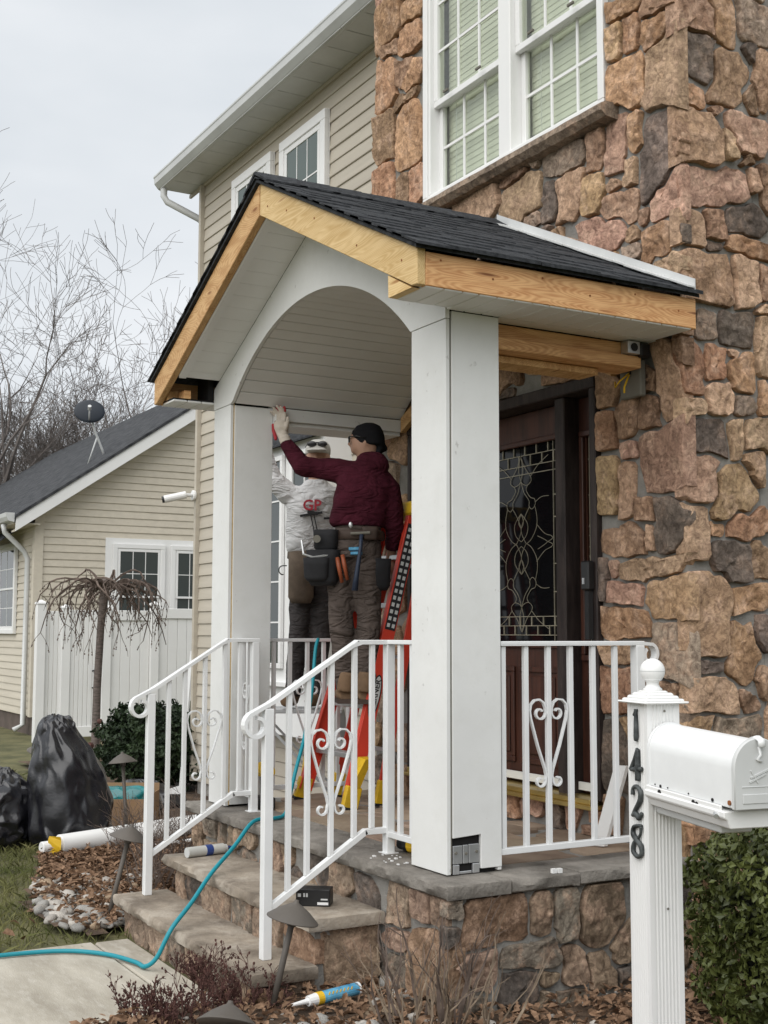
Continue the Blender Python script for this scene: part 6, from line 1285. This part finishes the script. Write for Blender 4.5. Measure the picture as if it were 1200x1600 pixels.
# tool belt
m = MB(); ring = [(math.cos(RAD(15*k)), math.sin(RAD(15*k))) for k in range(24)]
m.loft([[A.p(.025+c*r1, s_*r2, z) for c, s_ in ring] for z, r1, r2 in ((.905,.152,.124),(.91,.158,.130),(.955,.156,.128),(.96,.150,.122))]); m.build('belt', MT['leather'], pa, smooth=True)
def pouch(c, w, d, h, mt, name, ang=0):
    rings = []
    for z, k, kk in ((-h,.72,.7),(-h*.85,.95,.95),(-h*.3,1,1.05),(0,1.04,1.1),(.0,.92,.95),(-h*.25,.86,.85)):
        rings.append([A.p(c[0]+w*k*math.copysign(abs(x)**.6, x)*math.cos(ang)-d*kk*math.copysign(abs(y)**.6, y)*math.sin(ang), c[1]+d*kk*math.copysign(abs(y)**.6, y)*math.cos(ang)+w*k*math.copysign(abs(x)**.6, x)*math.sin(ang), c[2]+z) for x, y in ring])
    o = MB().loft(rings).build(name, MT[mt], pa, smooth=True); return o
pouch((-.150,-.075,.96), .070, .050, .12, 'canvas', 'belt_pouch', -.3); pouch((-.165,-.085,.845), .092, .058, .20, 'canvas', 'tool_pouch', -.3)
pouch((-.20,-.125,.80), .075, .035, .13, 'canvas', 'front_pocket', -.3); pouch((.150,-.02,.80), .060, .06, .18, 'canvas', 'tool_pouch', .4)
pouch((.10,-.128,.975), .045, .022, .075, 'leather', 'belt_holster')
m = MB(); m.tube([A.p(-.29,-.09,.90),A.p(-.275,-.12,.82),A.p(-.22,-.15,.80),A.p(-.12,-.15,.815)], .007, 6); m.build('steel_square', MT['alu'], pa)
for k, (x, z) in enumerate(((-.085,.80),(-.055,.815))): m = MB(); m.tube([A.p(x,-.140,z),A.p(x+.012,-.150,z-.06),A.p(x+.028,-.138,z-.14)], [.012,.013,.010], 8); m.build('tool_grip', MT['orange'], pa, smooth=True)
m = MB(); m.tube([A.p(.052,-.150,.93),A.p(.045,-.160,.84),A.p(.025,-.158,.70),A.p(.015,-.152,.615)], [.011,.011,.014,.019], 10); m.build('hammer_handle', mat('dark_blue_grip', (.02,.03,.055), .5, .1), pa, smooth=True)
m = MB(); m.tube([A.p(-.01,-.15,.935),A.p(.10,-.152,.94)], [.008,.009], 10); m.build('hammer_head', MT['meter'], pa)
m = MB(); m.ell(A.p(-.01,-.138,.985), (EX*.012,EY*.006,Vector((0,0,.018))), 10, 6); m.build('buckle', MT['alu'], pa, smooth=True)
m = MB(); m.tube([A.p(-.20,-.145,.905),A.p(-.20,-.149,.905)], .022, 16); m.build('badge', MT['meter'], pa)
m = MB(); m.box(0,0,0,0,0,0); m.v = []; m.f = []
for z, dx in ((.80,.0),(.775,.01)): m.tube([A.p(-.02+dx,-.118,z+.05),A.p(.045+dx,-.122,z+.052)], .010, 6)
m.build('pocket_trim', MT['blue'], pa)

# ---------------------------------------------------------------- the man in the white sweatshirt
Bf = Fig((-7.74,3.70,.495)); pb = tag(empty('person', Bf.O), 'man in white sweatshirt and pale cap behind the maroon hoodie, one arm raised', 'person')
flesh('body', MT['skin'], pb, [
    Bf.trunk([(.155,-.03,1.575,.055,.06),(.155,-.03,1.60,.064,.074),(.158,-.02,1.64,.076,.086),(.16,-.015,1.69,.078,.092),(.16,-.01,1.74,.074,.086),(.16,0,1.775,.05,.06)]),
    Bf.ball((.156,-.108,1.665),.016,.018,.026), Bf.ball((.08,-.01,1.67),.010,.02,.032), Bf.ball((.238,-.01,1.67),.010,.02,.032), Bf.ball((.156,-.095,1.625),.026,.012,.008),
    Bf.limb([(.15,0,1.45),(.153,-.01,1.58)], [.06,.056]), Bf.trunk([(.12,0,.85,.13,.09),(.12,0,1.1,.14,.10),(.135,0,1.35,.15,.10),(.14,0,1.45,.12,.08)]),
    Bf.limb([(.0,0,1.40),(-.14,-.03,1.52),(-.20,-.06,1.74)], [.05,.04,.03]), Bf.limb([(.28,0,1.38),(.36,-.06,1.16),(.30,-.18,1.02)], [.05,.04,.03]),
    Bf.limb([(.07,0,.82),(.04,-.05,.46),(.0,.01,.06)], [.055,.035,.028]), Bf.limb([(.19,0,.82),(.19,-.03,.46),(.16,.01,.06)], [.055,.035,.028])]
    + hand_shapes(Bf, (-.20,-.06,1.74), (-.205,-.07,1.81), (-.1,-.1,1), (.6,-.8,0), (.8,.6,0)) + hand_shapes(Bf, (.30,-.18,1.02), (.285,-.21,.96), (-.2,-.4,-.9), (-.8,.1,.2), (.3,-.9,.2)), .011, 4)
flesh('sweatshirt', MT['grey_sw'], pb, [
    Bf.trunk([(.115,0,1.02,.150,.112),(.11,0,1.05,.163,.125),(.115,0,1.14,.172,.132),(.125,-.005,1.27,.178,.135),(.13,-.005,1.37,.185,.128,.02),(.135,0,1.44,.165,.105,.02),(.145,0,1.50,.09,.08),(.15,0,1.525,.068,.07)]),
    Bf.limb([(.04,0,1.40),(-.04,-.01,1.43),(-.14,-.03,1.525),(-.175,-.045,1.63),(-.195,-.058,1.72)], [.088,.080,.066,.052,.042]),
    Bf.limb([(.24,0,1.42),(.305,0,1.36),(.355,-.04,1.20),(.34,-.11,1.10),(.305,-.17,1.035)], [.084,.078,.064,.055,.043])], .0115, 5, .022, .13)
flesh('trousers', MT['dk_pants'], pb, [Bf.trunk([(.12,0,1.06,.135,.105),(.12,0,.95,.145,.11),(.125,0,.84,.15,.115),(.13,0,.80,.14,.11)]),
    Bf.limb([(.07,0,.82),(.055,-.03,.64),(.04,-.05,.46),(.015,-.01,.26),(.0,.01,.06)], [.092,.08,.068,.062,.058]), Bf.limb([(.19,0,.82),(.195,-.02,.64),(.19,-.03,.46),(.17,.0,.26),(.16,.01,.06)], [.092,.08,.068,.062,.058])], .0115, 5, .022, .13)
for x in (.0,.16): flesh('boot', MT['boot'], pb, [Bf.limb([(x,.02,.14),(x,.015,.05)], [.054,.052]), Bf.limb([(x,.03,.035),(x-.02,-.06,.038),(x-.04,-.15,.030)], [.046,.046,.036])], .010, 4)
flesh('cap', MT['cap_w'], pb, [Bf.trunk([(.16,-.005,1.70,.086,.098),(.16,-.004,1.74,.088,.100),(.16,0,1.775,.076,.086),(.16,0,1.80,.045,.05),(.16,0,1.806,.02,.02)]), Bf.trunk([(.157,-.12,1.705,.066,.055),(.157,-.125,1.712,.072,.062),(.157,-.12,1.722,.064,.05)])], .009, 3)
m = MB(); 
for sx in (-1, 1): m.ell(Bf.p(.158+sx*.036,-.098,1.762), (EX*.034,EY*.012,Vector((0,0,.020))), 12, 8)
m.tube([Bf.p(.075,-.02,1.75),Bf.p(.10,-.08,1.768),Bf.p(.158,-.106,1.77),Bf.p(.216,-.08,1.768),Bf.p(.24,-.02,1.75)], .005, 6); m.build('sunglasses', MT['black'], pb, smooth=True)
TX = lambda x, y, z: Matrix(((EX.x,0,-EY.x,0),(EX.y,0,-EY.y,0),(0,1,0,0),(0,0,0,1)))
def chest(x, y, z): M_ = TX(0,0,0).copy(); M_.translation = Bf.p(x,y,z); return M_
text('GP', .10, MT['ink_r'], pb, chest(.13,-.152,1.335), .004, 'lettering', False)
m = MB(); m.bar(Bf.p(.05,-.152,1.265),Bf.p(.20,-.150,1.29),.012,.016); m.bar(Bf.p(.10,-.153,1.295),Bf.p(.17,-.152,1.28),.012,.02); m.bar(Bf.p(.21,-.150,1.25),Bf.p(.25,-.142,1.25),.012,.014); m.build('chest_print', MT['ink'], pb)
m = MB()
for dx in (0, .022): m.bar(Bf.p(.122+dx,-.153,1.27),Bf.p(.165+dx,-.142,1.07),.005,.006)
m.build('strap', MT['ink'], pb)
m = MB(); rings = []
for z, k, kk in ((-.30,.75,.7),(-.26,1,1),(-.08,1,1.1),(.04,1.0,1.1),(.04,.9,.95),(-.05,.85,.85)): rings.append([Bf.p(.06+.085*k*c, -.15+.055*kk*s_, .98+z) for c, s_ in ring])
m.loft(rings); m.build('tool_pouch', MT['canvas_b'], pb, smooth=True)
m = MB(); m.loft([[Bf.p(.12+c*r1, s_*r2, z) for c, s_ in ring] for z, r1, r2 in ((.985,.160,.125),(.99,.166,.132),(1.03,.164,.13),(1.035,.158,.124))]); m.build('belt', MT['canvas_b'], pb, smooth=True)
m = MB(); m.tube([Bf.p(-.035,-.16,.93)]+[Bf.p(-.05+.028*math.cos(RAD(a))-.01, -.16, .90+.03*math.sin(RAD(a))) for a in range(80,300,20)], .004, 6); m.build('hammer_loop', MT['black'], pb, smooth=True)
